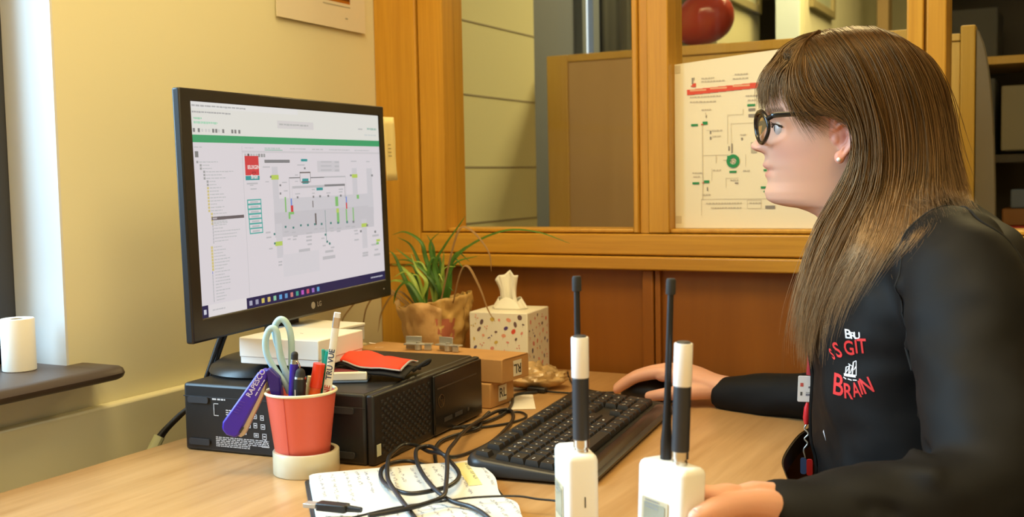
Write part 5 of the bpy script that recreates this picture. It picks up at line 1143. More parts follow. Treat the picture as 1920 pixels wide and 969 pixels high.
def paint(me, fn, dom='POINT'):
    n = len(me.vertices); co = np.empty(n * 3, np.float32); me.vertices.foreach_get('co', co); co = co.reshape(-1, 3)
    c = np.ones((n, 4), np.float32); c[:, :3] = fn(co)
    ca = me.color_attributes.new('Col', 'FLOAT_COLOR', 'POINT'); ca.data.foreach_set('color', c.ravel())
person = thing('person', 'person with long brown hair, glasses and a black embroidered jacket, working at the monitor', 'person', (-.15, 1.45, 0))
body = remesh(bm_, VOX, 3, .5)
def skin(co):
    R = np.array(HMi.to_3x3()); p = (co - np.array(HC)) @ R.T; a, l, z = p.T
    base = np.tile(np.array([.70, .405, .285]), (len(co), 1))
    def mixin(w, c): nonlocal base; base = base * (1 - w[:, None]) + np.array(c) * w[:, None]
    G = lambda x, s: np.exp(-(x / s) ** 2)
    front = (a > .03)
    mixin(.75 * front * (G(l, .017) * (np.abs(z + .0358) < .0105) * np.clip(1.4 - np.abs(z + .0358) / .0095, 0, 1)), (.52, .16, .14))
    mixin(.5 * front * G(np.abs(l) - .042, .018) * G(z + .012, .018), (.74, .36, .28))
    mixin(.45 * front * G(l, .014) * G(z + .004, .010), (.72, .30, .24))
    mixin(.8 * front * G(np.abs(l) - .0055, .0035) * G(z + .0115, .003), (.16, .03, .02))  # shade inside the nostrils, painted into the skin colour
    mixin(.75 * front * (np.abs(np.abs(l) - .031) < .019) * G(z - .0425 + .15 * np.maximum(0, np.abs(l) - .034), .0032), (.13, .07, .035))
    mixin(.55 * (np.abs(l) > .064) * (np.abs(a) < .018) * (np.abs(z) < .036), (.74, .27, .19)); mixin(.7 * (np.abs(l) < .0735) * (np.abs(l) > .0655) * G(a + .001, .0055) * G(z - .003, .010), (.42, .09, .05))  # ears redder; the shade of their hollow is painted on as darker red
    mixin(1. * ((z > .095) | ((a < -.03) & (z > -.07))) * (z > -.1), (.06, .03, .012))
    hand = (z < -.2) & (co[:, 2] > .7); mixin(.25 * hand, (.72, .30, .2))
    return base
paint(body, skin)
bo = mkobj('body', body, None, person, smooth=0, world=True); body.polygons.foreach_set('use_smooth', [True] * len(body.polygons))
body.materials.append(attrmat('skin', .46, .35, sss=.18, bump=.04, bscale=900))
def wobj(name, mb, m, parent=person, **k): return mkobj(name, mb, m, parent, world=True, **k)
# nails
M_nail = mat('fingernail', (.78, .50, .42), .25, spec=.6)
def nail(c, d, n, s=(.0062, .0046)):
    d = V(d).normalized(); n = V(n).normalized(); sd = d.cross(n).normalized(); b = MB()
    b.rings([[V(c) + d * (u * s[0]) + sd * (math.sin(q) * s[1]) + n * (math.cos(q) * s[1] - s[1] * .75 - .0006 * abs(u)) for q in np.linspace(-1, 1, 9)] for u in (-1, -.6, 0, .6, .95)], cap=False, closed=False); return b
wobj('fingernail', nail((-.2905, .8985, .8135), (-.45, -.83, -.12), (.62, -.35, .70)), M_nail, smooth=60, solid=.0005)
wobj('fingernail', nail((-.6690, 1.641, .7655), (-.82, 0, -.57), (-.55, -.1, .8)), M_nail, smooth=60, solid=.0005)
# eyes
for s in (1, -1):
    c = HM @ V((.0752, s * .0300, .0180))
    e = wobj('eye', MB().ball(c, .0108, 24), mat('eye white', (.52, .47, .45), .3), smooth=60)
    d = (HM.to_3x3() @ V((1, 0, .02))).normalized(); M = frame(c, *[v for v in basis(d)]) 
    ir = MB(); x, y = basis(d); ir.rings([[c + d * q + (x * math.cos(a) + y * math.sin(a)) * r for a in np.linspace(0, 2 * PI, 24, endpoint=False)] for q, r in ((.0095, .0054), (.0103, .004), (.0109, .002), (.0110, .0004))]); mkobj('iris', ir, mat('blue grey iris', (.06, .09, .10), .1), e, smooth=60)

for s in (1, -1):
    lid = [(head_front(l, zz) + face_bump(l, zz) + .0006, s * l, zz) for l, zz in ((.0185, .0200), (.024, .0228), (.030, .0240), (.036, .0232), (.0415, .0205), (.045, .0185))]
    lid = [(max(a, (.0752 + math.sqrt(max(0, .0108 ** 2 - (abs(l) - .030) ** 2 - (z - .018) ** 2)))) + .0004, l, z) for a, l, z in lid]
    lm = MB().tube([HM @ V(p) for p in catmull([V(p) for p in lid], 4)], .0009, 6)
    for q in range(11):
        f = q / 10 * 4.4 + .3; i = int(f); p = V(lid[i]).lerp(V(lid[i + 1]), f - i); lm.tube([HM @ p, HM @ (p + V((.0035, s * .0006 * (q - 5) / 5, .0006))), HM @ (p + V((.0062, s * .0016 * (q - 5) / 5, .0032)))], [.0005, .0004, .0001], 4)
    wobj('eyelash', lm, mat('dark lash', (.02, .012, .008), .6), smooth=60)
# clothing -------------------------------------------------------------------
jk = MB(); jk.rings(slices(TR, 1.))
ks = np.linspace(0, 7, 85)
def sleeve(P, R):
    pts = catmull([V(p) for p in P], 12); rr = list(np.interp(ks, range(8), R)); jk.tube(pts, rr, 36)
sleeve(SL, RL_); sleeve(SR, RR_)
for c, r in (((-.135, 1.318, .998), .064), ((-.165, 1.625, .995), .060), ((-.15, 1.37, 1.01), .055), ((-.17, 1.58, 1.005), .055), ((-.078, 1.128, .812), .054)): jk.ball(c, r, 24)
jm = remesh(jk, .0055, 14, .5, 'jacket')
# cloth folds
n = len(jm.vertices); co_ = np.empty(n * 3, np.float32); jm.vertices.foreach_get('co', co_); co_ = co_.reshape(-1, 3); no_ = np.empty(n * 3, np.float32); jm.vertices.foreach_get('normal', no_); no_ = no_.reshape(-1, 3)
disp = np.zeros(n)
for i in range(n):
    p = V(co_[i]); q = V((p.x * 9, p.y * 9, p.z * 15))
    disp[i] = .0065 * noise.noise(q) + .0035 * noise.noise(q * 2.3)
def seg_dist(a, b):
    a, b = np.array(a), np.array(b); t = np.clip(((co_ - a) @ (b - a)) / ((b - a) @ (b - a)), 0, 1); return np.linalg.norm(co_ - (a + t[:, None] * (b - a)), axis=1)
for a, b, amp, w in (((-.165, 1.235, .865), (-.06, 1.2, .905), -.007, .009), ((-.17, 1.22, .845), (-.06, 1.17, .86), .006, .010), ((-.165, 1.19, .832), (-.05, 1.14, .83), -.008, .008), ((-.16, 1.15, .835), (-.09, 1.06, .80), -.007, .008), ((-.16, 1.12, .84), (-.12, 1.05, .82), .005, .009), ((-.2, 1.25, .93), (-.08, 1.24, .965), -.004, .011), ((-.2, 1.25, .905), (-.08, 1.22, .93), .004, .010), ((-.17, 1.24, .90), (-.05, 1.20, .92), -.004, .009), ((-.24, 1.02, .815), (-.17, 1.0, .80), -.003, .009), ((-.30, 1.35, .90), (-.26, 1.30, .76), .004, .012), ((-.19, 1.25, .975), (-.10, 1.245, .985), .0035, .009), ((-.19, 1.25, .955), (-.07, 1.23, .945), -.004, .009), ((-.19, 1.24, .885), (-.06, 1.20, .915), .0035, .007), ((-.12, 1.14, .835), (-.10, 1.07, .82), -.0045, .007), ((-.20, 1.07, .815), (-.12, 1.035, .825), .003, .010), ((-.22, 1.03, .81), (-.14, 1.0, .80), -.0028, .008), ((-.165, 1.21, .85), (-.09, 1.15, .845), -.004, .006), ((-.154, 1.30, 1.0446), (-.1808, 1.27, 1.0195), -.0016, .004), ((-.1808, 1.27, 1.0195), (-.1877, 1.25, .986), -.0016, .004), ((-.1877, 1.25, .986), (-.1856, 1.25, .91), -.0016, .004)):
    disp += 1.9 * amp * np.exp(-(seg_dist(a, b) / w) ** 2)
co_ += no_ * disp[:, None]; jm.vertices.foreach_set('co', co_.ravel()); jm.update()
jm.polygons.foreach_set('use_smooth', [True] * len(jm.polygons))
M_jk = mat('black softshell fabric', (.0062, .0058, .0056), .64, spec=.17, bump=.12, bscale=1800)
jm.materials.append(M_jk); jacket = mkobj('jacket', jm, None, person, smooth=0, world=True); jm.polygons.foreach_set('use_smooth', [True] * len(jm.polygons))
bm2 = bmesh.new(); bm2.from_mesh(jm); JB = BVHTree.FromBMesh(bm2); bm2.free()
def on_jacket(p, off=.0008):
    c, nn, i, d = JB.find_nearest(V(p)); return c + nn * off
M_seam = mat('dark seam thread', (.004, .004, .004), .9)
def seam(pts, r=.0015): return MB().tube([on_jacket(p, .0002) for p in catmull([V(p) for p in pts], 10)], r, 6)
wobj('seam', seam([(-.130, 1.33, 1.06), (-.154, 1.30, 1.0446), (-.1808, 1.27, 1.0195), (-.1877, 1.25, .986), (-.188, 1.25, .945), (-.1856, 1.25, .91), (-.178, 1.235, .875)]), M_seam)
wobj('seam', seam([(-.130, 1.33, 1.055), (-.105, 1.29, 1.045), (-.078, 1.28, 1.012), (-.058, 1.26, .97), (-.045, 1.24, .92)]), M_seam)
# collar: a standing band that dips at the front opening
cr = []
for h, out in ((0, .006), (.018, .004), (.036, .006), (.037, .0), (.018, -.003), (0, -.002)):
    ring = []
    for q in np.linspace(.42, 2 * PI - .42, 40):
        c, s = math.cos(q), math.sin(q)
        ring.append(V((-.222 - (.066 + out) * c, 1.474 + (.068 + out) * s - .01 * c, 1.005 + .022 * (1 - c) + h * (1.1 - .25 * c) - .022 * max(0, c) ** 2)))
    cr.append(ring)
cb_ = MB(); cb_.rings(list(map(list, zip(*cr)))); wobj('collar', cb_, M_jk, smooth=60)
wobj('front_edge', MB().tube([on_jacket(p, .001) for p in catmull([V(p) for p in ((-.272, 1.415, .985), (-.30, 1.42, .955), (-.325, 1.42, .915), (-.33, 1.42, .84), (-.33, 1.42, .76), (-.33, 1.42, .68))], 8)], .0028, 8), M_jk)
# trousers and shoes
tr = MB()
for s in (-1, 1):
    y = 1.45 + s * .095
    tr.tube(catmull([V(p) for p in ((-.08, y, .525), (-.25, y + s * .01, .535), (-.45, y + s * .015, .52), (-.51, y + s * .015, .47), (-.505, y + s * .015, .28), (-.50, y + s * .015, .10))], 6), list(np.interp(np.linspace(0, 5, 31), range(6), [.095, .09, .07, .066, .06, .05])), 24)
wobj('trousers', tr, mat('navy trousers', (.012, .014, .022), .8), smooth=60)
for s in (-1, 1):
    y = 1.45 + s * .11
    wobj('shoe', MB().rings([[V((x, y + s * .004 + w * math.cos(a), max(.0, h * .5 + h * .5 * math.sin(a)))) for a in np.linspace(0, 2 * PI, 20, endpoint=False)] for x, w, h in ((-.435, .03, .075), (-.46, .043, .10), (-.53, .045, .10), (-.60, .045, .075), (-.66, .042, .06), (-.705, .025, .045))]), M_bpl, smooth=60)
# embroidery on the chest
EO = V((0, 0, 1.10)) + (V((-math.sin(ya), math.cos(ya), 0)) + r0_ * .3087) * 1.28; EO.z = .8795; EV = (V((-math.sin(ya), math.cos(ya), 0)) + r0_ * .3087).normalized(); ER = V((EV.y, -EV.x, 0)); KE = .000614
def stitch(mb, vs, fs, px, py, rot=0., sc=1., shear=0.):
    out = []
    for v in vs:
        x = (v.x * math.cos(rot) - v.y * math.sin(rot)) * sc + (px - 1598) * KE; y = (v.x * math.sin(rot) + v.y * math.cos(rot)) * sc + (680 - py) * KE + shear * v.x
        o = EO + ER * x + V((0, 0, y)) - EV * .25; h, nn, i, d = JB.ray_cast(o, EV)
        if h is None: h, nn, i, d = JB.find_nearest(o + EV * .25)
        out.append(h + nn * .0007)
    mb.add(out, fs); return mb
def subdiv(vs, fs):
    b = bmesh.new(); V_ = [b.verts.new(v) for v in vs]
    for f in fs:
        try: b.faces.new([V_[i] for i in f])
        except Exception: pass
    bmesh.ops.triangulate(b, faces=b.faces[:]); bmesh.ops.subdivide_edges(b, edges=b.edges[:], cuts=2, use_grid_fill=True); b.verts.index_update()
    r = [v.co.copy() for v in b.verts], [tuple(v.index for v in f.verts) for f in b.faces]; b.free(); return r
rd, wh = MB(), MB()
for ch, px, py, h, rot, sx in (('S', 1564, 671, 20, .5, .6), ('S', 1574, 661, 28, .45, 1), ('G', 1595, 651, 27, .15, 1), ('I', 1608, 646, 25, .12, 1), ('T', 1618, 643, 27, .12, 1), ('B', 1575, 727, 40, -.06, .95), ('R', 1593, 734, 28, .06, 1.), ('A', 1608, 728, 27, .25, .8), ('I', 1616, 722, 25, .3, 1), ('N', 1627, 716, 28, .4, 1)):
    vs, fs = text_mesh(ch, h * KE / .69, bold=.0004); vs = [V((v.x * sx * .68, v.y, 0)) for v in vs]; vs, fs = subdiv(vs, fs); stitch(rd, vs, fs, px, py, rot)
for ch, px, py, h in (('B', 1593, 624, 18), ('R', 1602, 625, 13), ('U', 1609, 623.5, 13)):
    vs, fs = text_mesh(ch, h * KE / .69 * .9, bold=.0002); vs, fs = subdiv(vs, fs); stitch(wh, vs, fs, px, py, .1)
def stroke(x0, y0, x1, y1, w=1.6):
    d = V((x1 - x0, y1 - y0)).normalized(); m = V((-d.y, d.x)) * w / 2; q = [V(((x - 1598) * KE, (680 - y) * KE, 0)) for x, y in ((x0 - m.x, y0 - m.y), (x0 + m.x, y0 + m.y), (x1 + m.x, y1 + m.y), (x1 - m.x, y1 - m.y))]
    vs, fs = subdiv(q, [(0, 1, 2, 3)]); stitch(wh, vs, fs, 1598, 680)
wobj('embroidery', wh, mat('white embroidery thread', (.72, .72, .76), .6), smooth=0); wh = MB()
for s in ((1586, 703, 1607, 701, 5), (1585, 708, 1590, 710, 2), (1593, 709, 1600, 710, 2), (1602, 709, 1609, 708, 2), (1589, 700, 1590, 688, 2), (1590, 688, 1595, 686, 1.5), (1595, 700, 1596, 683, 2), (1594, 681, 1601, 684, 1.6), (1601, 700, 1603, 676, 2.2), (1603, 676, 1608, 672, 1.6), (1608, 672, 1608, 700, 1.4), (1597, 698, 1602, 683, 1.4), (1604, 690, 1608, 682, 1.4), (1590, 698, 1595, 688, 1.2)): stroke(*s)
wobj('embroidery', rd, mat('red embroidery thread', (.70, .03, .03), .6), smooth=0)
wobj('embroidery', wh, MATS['white embroidery thread'], smooth=0)
pk = MB(); d0 = [on_jacket(p, .0006) for p in ((-.300, 1.345, .785), (-.304, 1.350, .780), (-.300, 1.345, .768))]; pk.add(d0, [(0, 1, 2)]); wobj('embroidery', pk, MATS['white embroidery thread'], smooth=0)

# glasses ---------------------------------------------------------------------
M_fr = mat('glossy black spectacle frame', (.008, .008, .009), .18, spec=.6)
def lens_pt(q, s, grow=0.):
    l = .0335 + (.0265 + grow) * math.cos(q) * (1 if math.cos(q) < 0 else 1.02); z = .0195 + (.0200 + grow) * math.sin(q) * (1 - .10 * math.cos(q) * (math.sin(q) < 0)) + .0022 * max(0, math.cos(q)) * max(0, math.sin(q))
    a = .1095 - .30 * (l - .008) - 3.2 * max(0, l - .045) ** 2 * 3 - .09 * (.02 - z)
    return HM @ V((a, s * l, z))
gl = MB()
for s in (1, -1):
    gl.tube([lens_pt(q, s) for q in np.linspace(0, 2 * PI, 48, endpoint=False)], [.0026 + .0010 * max(0, math.sin(q)) for q in np.linspace(0, 2 * PI, 48, endpoint=False)], 8, loop=True)
    gl.tube(catmull([lens_pt(.45, s), HM @ V((.0885, s * .0655, .0315)), HM @ V((.080, s * .0705, .0335)), HM @ V((.04, s * .0765, .0335)), HM @ V((.012, s * .0785, .0315)), HM @ V((-.006, s * .077, .026)), HM @ V((-.018, s * .074, .006))], 7), .0033, 8, flat=.45, side=tuple(HLF))
gl.tube(catmull([lens_pt(PI - .5, 1), HM @ V((.1115, 0, .0305)), lens_pt(PI - .5, -1)], 6), .0021, 8)
glasses = wobj('glasses', gl, M_fr, smooth=60)
for s in (1, -1): mkobj('lens', MB().add([lens_pt(q, s, -.0012) for q in np.linspace(0, 2 * PI, 40, endpoint=False)], [tuple(range(40))]), glass('lens glass', (.97, .98, .99), .8) if s == 1 else MATS['lens glass'], glasses, smooth=0)
er = MB().ball(HM @ V((.0062, .0755, -.0245)), .0028, 14); wobj('earring', er, mat('white pearl stud', (.85, .85, .88), .12, spec=.8), smooth=60)

# hair ------------------------------------------------------------------------
def resample(P, m):
    P = catmull([V(p) for p in P], 10); L = [0.]
    for a, b in zip(P, P[1:]): L.append(L[-1] + (b - a).length)
    arr = np.array([tuple(p) for p in P]); s = np.linspace(0, L[-1], m); return np.stack([np.interp(s, L, arr[:, i]) for i in range(3)], 1)
HN = 26
SIDE = [
 [(.058, .0, .131), (.052, .040, .121), (.038, .066, .092), (.022, .0765, .060), (.004, .0805, .0405), (-.0125, .0815, .022), (-.0175, .0805, -.002), (-.0160, .079, -.026), (-.006, .078, -.050), (.012, .078, -.085), (.032, .086, -.125), (.046, .095, -.185), (.0565, .10, -.225), (.054, .10, -.275)],
 [(.040, 0, .139), (.030, .045, .126), (.010, .073, .092), (-.008, .083, .055), (-.022, .0855, .015), (-.026, .0865, -.03), (-.015, .088, -.075), (.006, .093, -.115), (.030, .103, -.175), (.042, .11, -.225), (.042, .115, -.280)],
 [(.016, 0, .1445), (.005, .05, .1285), (-.016, .077, .092), (-.033, .087, .045), (-.042, .0895, -.005), (-.040, .0905, -.055), (-.025, .096, -.10), (-.004, .105, -.145), (.020, .115, -.195), (.032, .12, -.245)],
 [(-.012, 0, .147), (-.022, .050, .129), (-.042, .076, .092), (-.058, .085, .045), (-.066, .0875, -.005), (-.065, .090, -.055), (-.052, .10, -.095), (-.034, .113, -.130), (-.010, .122, -.170), (.008, .126, -.215)],
 [(-.038, 0, .1455), (-.048, .047, .127), (-.068, .070, .090), (-.084, .078, .045), (-.091, .079, -.005), (-.091, .084, -.05), (-.084, .095, -.078), (-.074, .106, -.098), (-.058, .115, -.120), (-.040, .12, -.140)],
 [(-.064, 0, .135), (-.074, .042, .116), (-.093, .057, .083), (-.106, .062, .042), (-.113, .063, -.003), (-.117, .066, -.043), (-.121, .072, -.068), (-.117, .085, -.088), (-.105, .1, -.108)],
 [(-.084, 0, .121), (-.098, .024, .104), (-.114, .034, .074), (-.123, .036, .037), (-.128, .036, -.005), (-.135, .038, -.04), (-.142, .040, -.064), (-.143, .045, -.084)],
 [(-.09, 0, .115), (-.106, .004, .096), (-.118, .004, .068), (-.126, .003, .032), (-.131, .003, -.005), (-.138, .003, -.038), (-.144, .003, -.068), (-.146, .004, -.088)]]
def bang(l0, drift, zend, amax=.0):
    o = [(.028, l0 * .35, .1445 - l0 * l0 * 2), (.052, l0 * .62, .137 - l0 * l0 * 3.5), (.0745, l0 * .85, .121 - l0 * l0 * 4)]
    for z in np.linspace(.104, zend, 6):
        l = l0 + drift * (.104 - z) / .07; o.append((head_front(l, z) + .0075, l * 1.02, z))
    return o
BANG = [bang(-.058, -.012, .03), bang(-.035, -.006, .036), bang(-.012, 0, .040), bang(.012, .004, .038), bang(.034, .010, .033), bang(.050, .012, .022)]
SWEEP = [bang(.052, .012, .012), [(.030, .018, .1425), (.050, .045, .123), (.066, .064, .090), (.068, .0715, .060), (.060, .0755, .035), (.050, .077, .014), (.041, .077, -.003)],
         [(.030, .015, .1425), (.048, .046, .122), (.056, .069, .088), (.047, .078, .057), (.028, .082, .038), (.008, .083, .031), (-.012, .083, .018)],
         [(.044, .01, .139), (.042, .045, .121), (.034, .070, .088), (.020, .080, .056), (.000, .083, .036), (-.016, .083, .012), (-.020, .081, -.015)]]
def mirror(G): return [[(a, -l, z) for a, l, z in p] for p in G]
acc = {'v': [], 'f': [], 'c': [], 'n': 0}
def strand(P, r0, cols):
    m = len(P); T = np.gradient(P, axis=0); T /= np.linalg.norm(T, axis=1)[:, None] + 1e-9
    ref = np.array([.3, 1., .2]); X = np.cross(T, ref); X /= np.linalg.norm(X, axis=1)[:, None] + 1e-9; Y = np.cross(T, X)
    u = np.linspace(0, 1, m); r = r0 * np.clip((1 - u) * 3.2, .12, 1) * np.clip(.85 + u * 4, 0, 1)
    ring = [P + (X * math.cos(q) + Y * math.sin(q)) * r[:, None] for q in (0, 2.094, 4.189)]
    vv = np.stack(ring, 1).reshape(-1, 3); b = acc['n']; acc['v'].append(vv); acc['c'].append(np.repeat(cols, 3, axis=0)); acc['n'] += len(vv)
    i = np.arange(m - 1)[:, None] * 3; f = np.concatenate([np.stack([b + i[:, 0] + k, b + i[:, 0] + (k + 1) % 3, b + i[:, 0] + 3 + (k + 1) % 3, b + i[:, 0] + 3 + k], 1) for k in range(3)]); acc['f'].append(f)
HMn = np.array(HM)
def to_world(P): return P @ HMn[:3, :3].T + HMn[:3, 3]
def keep_out(P, start=8, off=.004, near=False):
    for i in range(start, len(P)):
        p = V(P[i])
        if p.z < 1.09:
            c, nn, k, d = JB.find_nearest(p)
            dd = (p - c).dot(nn)
            if dd < off:
                h = None
                if near:
                    h, n2, k2, d2 = JB.ray_cast(p + HLF * .14, -HLF, .14)
                P[i] = np.array(h + HLF * off) if h is not None else np.array(c + nn * off)
    return P
ROOT, MID, TIP = np.array([.048, .022, .007]), np.array([.078, .038, .013]), np.array([.25, .150, .072])
def hcol(m, tone, tipw=1., z=None):
    u = np.linspace(0, 1, m)[:, None]; c = ROOT * (1 - np.clip(u * 2, 0, 1)) + MID * np.clip(u * 2, 0, 1); c = c * (1 - tipw * np.clip((u - .45) / .55, 0, 1)) + TIP * tipw * np.clip((u - .45) / .55, 0, 1)
    return c * tone
def family(G, count, spread=.0025, layer=(-.006, .003), shorten=.2, tipw=1., r=.00042, clump=.5, coll=True, m=HN, fly=.0, off=.004):
    S = np.stack([resample(p, m) for p in G]); NG = len(G) - 1
    ncl = max(8, count // 14); cl = [(rng.uniform(0, NG), rng.normal(0, 1, 3), rng.uniform(.7, 1.4)) for _ in range(ncl)]
    for k in range(count):
        cu, cj, ct = cl[rng.integers(ncl)]
        u = np.clip(cu + rng.normal(0, .10), 0, NG) if rng.random() < clump else rng.uniform(0, NG)
        tt = np.linspace(0, 1, m); ut = np.clip(u + (cu - u) * (.7 * tt ** 1.5 if clump > .3 and abs(u - cu) < .35 else 0 * tt), 0, NG); ii = np.minimum(ut.astype(int), NG - 1); ft = (ut - ii)[:, None]; ar = np.arange(m); P = S[ii, ar] * (1 - ft) + S[ii + 1, ar] * ft
        L = 1 - rng.uniform(0, shorten); idx = np.linspace(0, (m - 1) * L, m); P = np.stack([np.interp(idx, np.arange(m), P[:, j]) for j in range(3)], 1)
        t = np.linspace(0, 1, m)[:, None]; lay = rng.uniform(*layer)
        cen = np.array([-.012, 0, .02]); rad = P - cen; rad[:, 2] *= np.where(P[:, 2] > .02, 1, .0); rad /= np.linalg.norm(rad, axis=1)[:, None] + 1e-6
        P = P + rad * lay * np.clip(t * 5, .3, 1) + rng.normal(0, spread, 3) * np.clip(t * 1.5, 0.1, 1.4) + cj * spread * 1.1 * t + np.sin(t * rng.uniform(3, 9) + rng.uniform(0, 6)) * rng.normal(0, .0016, 3) * t
        if fly and rng.random() < fly: P = P + rng.normal(0, .008, 3) * t ** 2 + rng.normal(0, .004, 3) * t
        W = to_world(P)
        if coll:
            W = keep_out(W, off=off + rng.uniform(0, .008), near=G[2][1][1] > .02)
            for _ in range(2): W[9:-1] = .5 * W[9:-1] + .25 * (W[8:-2] + W[10:])
        tone = ct * rng.uniform(.65, 1.35) * (1.5 if rng.random() < .10 else 1)
        strand(W, r * rng.uniform(.7, 1.5), hcol(m, tone, tipw))
family(SIDE, HAIRN, fly=.05); family(mirror(SIDE), HAIRN // 3, r=.0006, tipw=.8)
family(SIDE[:3], HAIRN // 3, layer=(.0, .005), spread=.004, fly=.12)
family(BANG, HAIRN // 3, .0016, (-.003, .0015), .3, .35, .00038, .6, False, 16)
family(SWEEP, HAIRN // 6, .0018, (-.003, .0015), .25, .3, .00038, .5, False, 16)
hm = bpy.data.meshes.new('hair'); vv = np.concatenate(acc['v']).astype(np.float32); ff = np.concatenate(acc['f']).astype(np.int32)
hm.vertices.add(len(vv)); hm.vertices.foreach_set('co', vv.ravel()); hm.loops.add(ff.size); hm.loops.foreach_set('vertex_index', ff.ravel()); hm.polygons.add(len(ff))
hm.polygons.foreach_set('loop_start', np.arange(0, ff.size, 4, dtype=np.int32)); hm.update(calc_edges=True); hm.validate()
hc = np.ones((len(vv), 4), np.float32); hc[:, :3] = np.concatenate(acc['c']); ca = hm.color_attributes.new('Col', 'FLOAT_COLOR', 'POINT'); ca.data.foreach_set('color', hc.ravel())
M_hair = attrmat('brown hair', .36, .5); M_hair.node_tree.nodes['Principled BSDF'].inputs['Specular Tint'].default_value = (1., .72, .38, 1); hm.materials.append(M_hair)
hair = mkobj('hair', hm, None, person, smooth=0, world=True); hm.polygons.foreach_set('use_smooth', [True] * len(hm.polygons))
# dense under-layer that the strands lie on
ub = MB()
for G, md in ((SIDE, -.0075), (mirror(SIDE), -.0075), (BANG[:-1], -.0045)):
    S = np.stack([resample(p, HN) for p in G]); NG = len(G) - 1; rows = []
    for u in np.linspace(0, NG, NG * 6 + 1):
        i = min(int(u), NG - 1); f = u - i; P = S[i] * (1 - f) + S[i + 1] * f; P = P[:int(HN * (.86 if md < -.005 else .62))].copy()
        cen = np.array([-.012, 0, .02]); rad = P - cen; rad[:, 2] *= np.where(P[:, 2] > .02, 1, 0); rad /= np.linalg.norm(rad, axis=1)[:, None] + 1e-6
        rows.append([V(p) for p in keep_out(to_world(P + rad * md * np.clip(np.linspace(0, 5, len(P)), .25, 1)[:, None]), off=.0035, near=G is SIDE)])
    grid(ub, rows)
wobj('hair_underlayer', ub, mat('dark brown under hair', (.035, .017, .007), .6, bump=.5, bscale=300), smooth=60)

# ------------------------------------------------------------------ poster taped to the glass
t = thing('diagram_poster', 'large cream paper poster with a green plant diagram taped to the middle pane', 'poster', (-.664, 1.914, 1.0062))
PWI, PHI = .262, .300
sh = MB(); sh.prism([(0, 0), (PWI + .012, 0), (PWI + .01, PHI + .014), (PWI * .55, PHI + .005), (.001, PHI - .006)], -.0007, 0, M=frame((0, 0, 0), (1, 0, 0), (0, 0, 1)))
mkobj('sheet', sh, mat('cream poster paper', (.80, .74, .56), .7), t)
def U_(x, y): return ((x - 1258) / 277 * .2586, (439 - y) / 313 * .302)
PM = frame((0, -.0001, 0), (1, 0, 0), (0, 0, 1)); b = MB(); o5 = (1240, 90); s5 = 2.6188; rr = random.Random(6)
def pr_(c, x0, y0, x1, y1):
    (a, d), (e, f) = U_(o5[0] + x0 / s5, o5[1] + y1 / s5), U_(o5[0] + x1 / s5, o5[1] + y0 / s5); z = .0008 + .00001 * (len(b.f) % 40)
    b.quad(*[PM @ V((x, y, z)) for x, y in ((a, d), (e, d), (e, f), (a, f))], col=c)
RD, GN, GR, GK = (.66, .09, .06), (.03, .26, .10), (.55, .50, .40), (.26, .24, .22)
for i in range(12): pr_(RD, 115 + i * 40, 241 - i * 1.9, 156 + i * 40, 267 - i * 1.9)
for x in (130, 235, 350, 475): pr_((.72, .40, .25), x, 243 - (x - 115) * .047, x + 85, 251 - (x - 115) * .047)
pr_(RD, 142, 212, 162, 230); pr_(GK, 140, 185, 148, 215); pr_(GK, 150, 184, 154, 196); pr_(RD, 136, 222, 150, 228)
for x, y, w in ((190, 188, 65), (190, 203, 115), (360, 178, 60), (350, 198, 72), (130, 275, 155), (130, 298, 50), (185, 300, 80), (415, 282, 65), (425, 303, 40), (190, 338, 50), (245, 440, 45), (245, 468, 45), (245, 631, 45), (140, 642, 40), (145, 660, 30), (335, 680, 35), (400, 636, 30), (385, 465, 28), (210, 790, 180), (235, 812, 150), (600, 790, 60), (430, 790, 60), (190, 748, 40)): 
    x1 = x
    while x1 < x + w: q = rr.uniform(8, 20); pr_(GR, x1, y, x1 + q * .8, y + 6); x1 += q
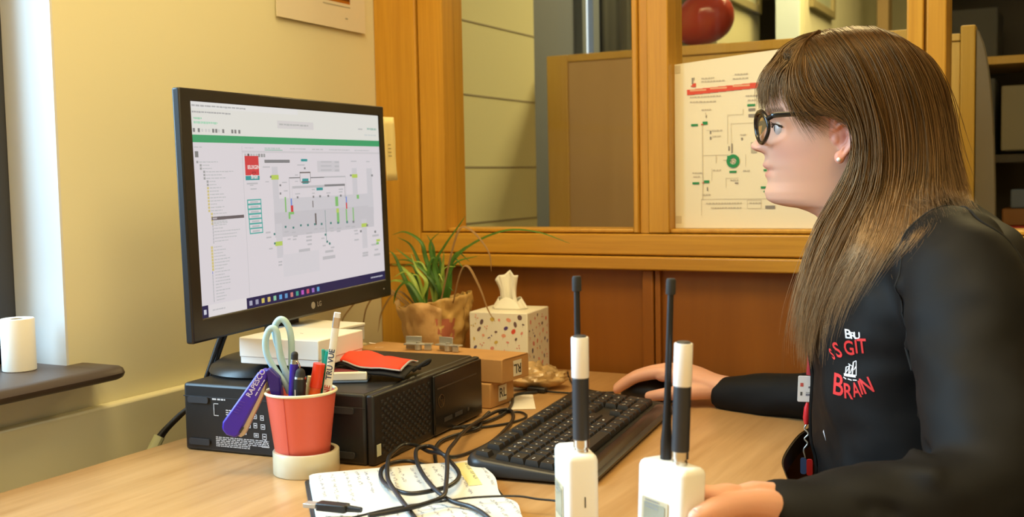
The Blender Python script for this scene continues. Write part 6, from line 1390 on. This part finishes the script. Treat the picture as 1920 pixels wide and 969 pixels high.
for x, y, w, h in ((135, 408, 36, 10), (195, 398, 26, 15), (422, 325, 40, 10), (331, 638, 36, 10), (140, 690, 36, 10), (200, 682, 28, 13), (488, 715, 25, 10), (502, 735, 20, 9), (502, 634, 16, 9), (320, 566, 24, 26)): pr_(GN, x, y, x + w, y + h)
pr_((.55, .12, .08), 188, 408, 198, 416); pr_((.55, .12, .08), 190, 690, 200, 697)
for x, y, w, h in ((192, 415, 3, 360), (322, 370, 2, 140), (340, 410, 2, 140), (322, 370, 80, 2), (340, 412, 130, 2), (400, 345, 2, 26), (210, 355, 3, 25), (215, 440, 30, 2), (262, 560, 3, 40), (300, 585, 20, 3), (195, 560, 130, 2), (240, 625, 2, 60), (312, 672, 2, 45), (312, 672, 65, 2), (185, 772, 340, 2), (185, 772, 2, 80), (420, 778, 70, 2), (420, 778, 2, 42), (488, 778, 2, 42), (420, 818, 70, 2), (412, 560, 2, 60)): pr_(GR, x, y, x + w, y + h)
for x, y, w, h in ((212, 368, 6, 10), (232, 445, 8, 14), (232, 472, 8, 14), (340, 508, 8, 45), (326, 520, 7, 22), (390, 482, 10, 10), (428, 345, 34, 12), (428, 372, 34, 14), (215, 715, 6, 18), (510, 806, 48, 14), (358, 694, 18, 6)): pr_(GK, x, y, x + w, y + h)
pr_((.45, .42, .33), 440, 505, 470, 555)
cx, cy = U_(o5[0] + 350 / s5, o5[1] + 592 / s5)
b.lathe([(.0058, 0), (.0118, 0)], 32, col=GN); nv = 64
b.v[-nv:] = [tuple(PM @ V((cx + x, cy + y, .0014))) for x, y, z in b.v[-nv:]]
for k in range(5):
    a = k * 1.257; b.quad(*[PM @ V((cx + x, cy + y, .0013)) for x, y in ((.001 * math.cos(a), .001 * math.sin(a)), (.004 * math.cos(a + .4), .004 * math.sin(a + .4)), (.0055 * math.cos(a), .0055 * math.sin(a)), (.004 * math.cos(a - .4), .004 * math.sin(a - .4)))], col=(.4, .38, .34))
mkobj('printed_diagram', b, M_print, t, smooth=0, clean=False)
for z in (.008, PHI - .022): mkobj('tape', MB().box((.001, -.0004, z), (.012, 0, z + .014)), mat('clear tape', (.62, .54, .36), .3), t)
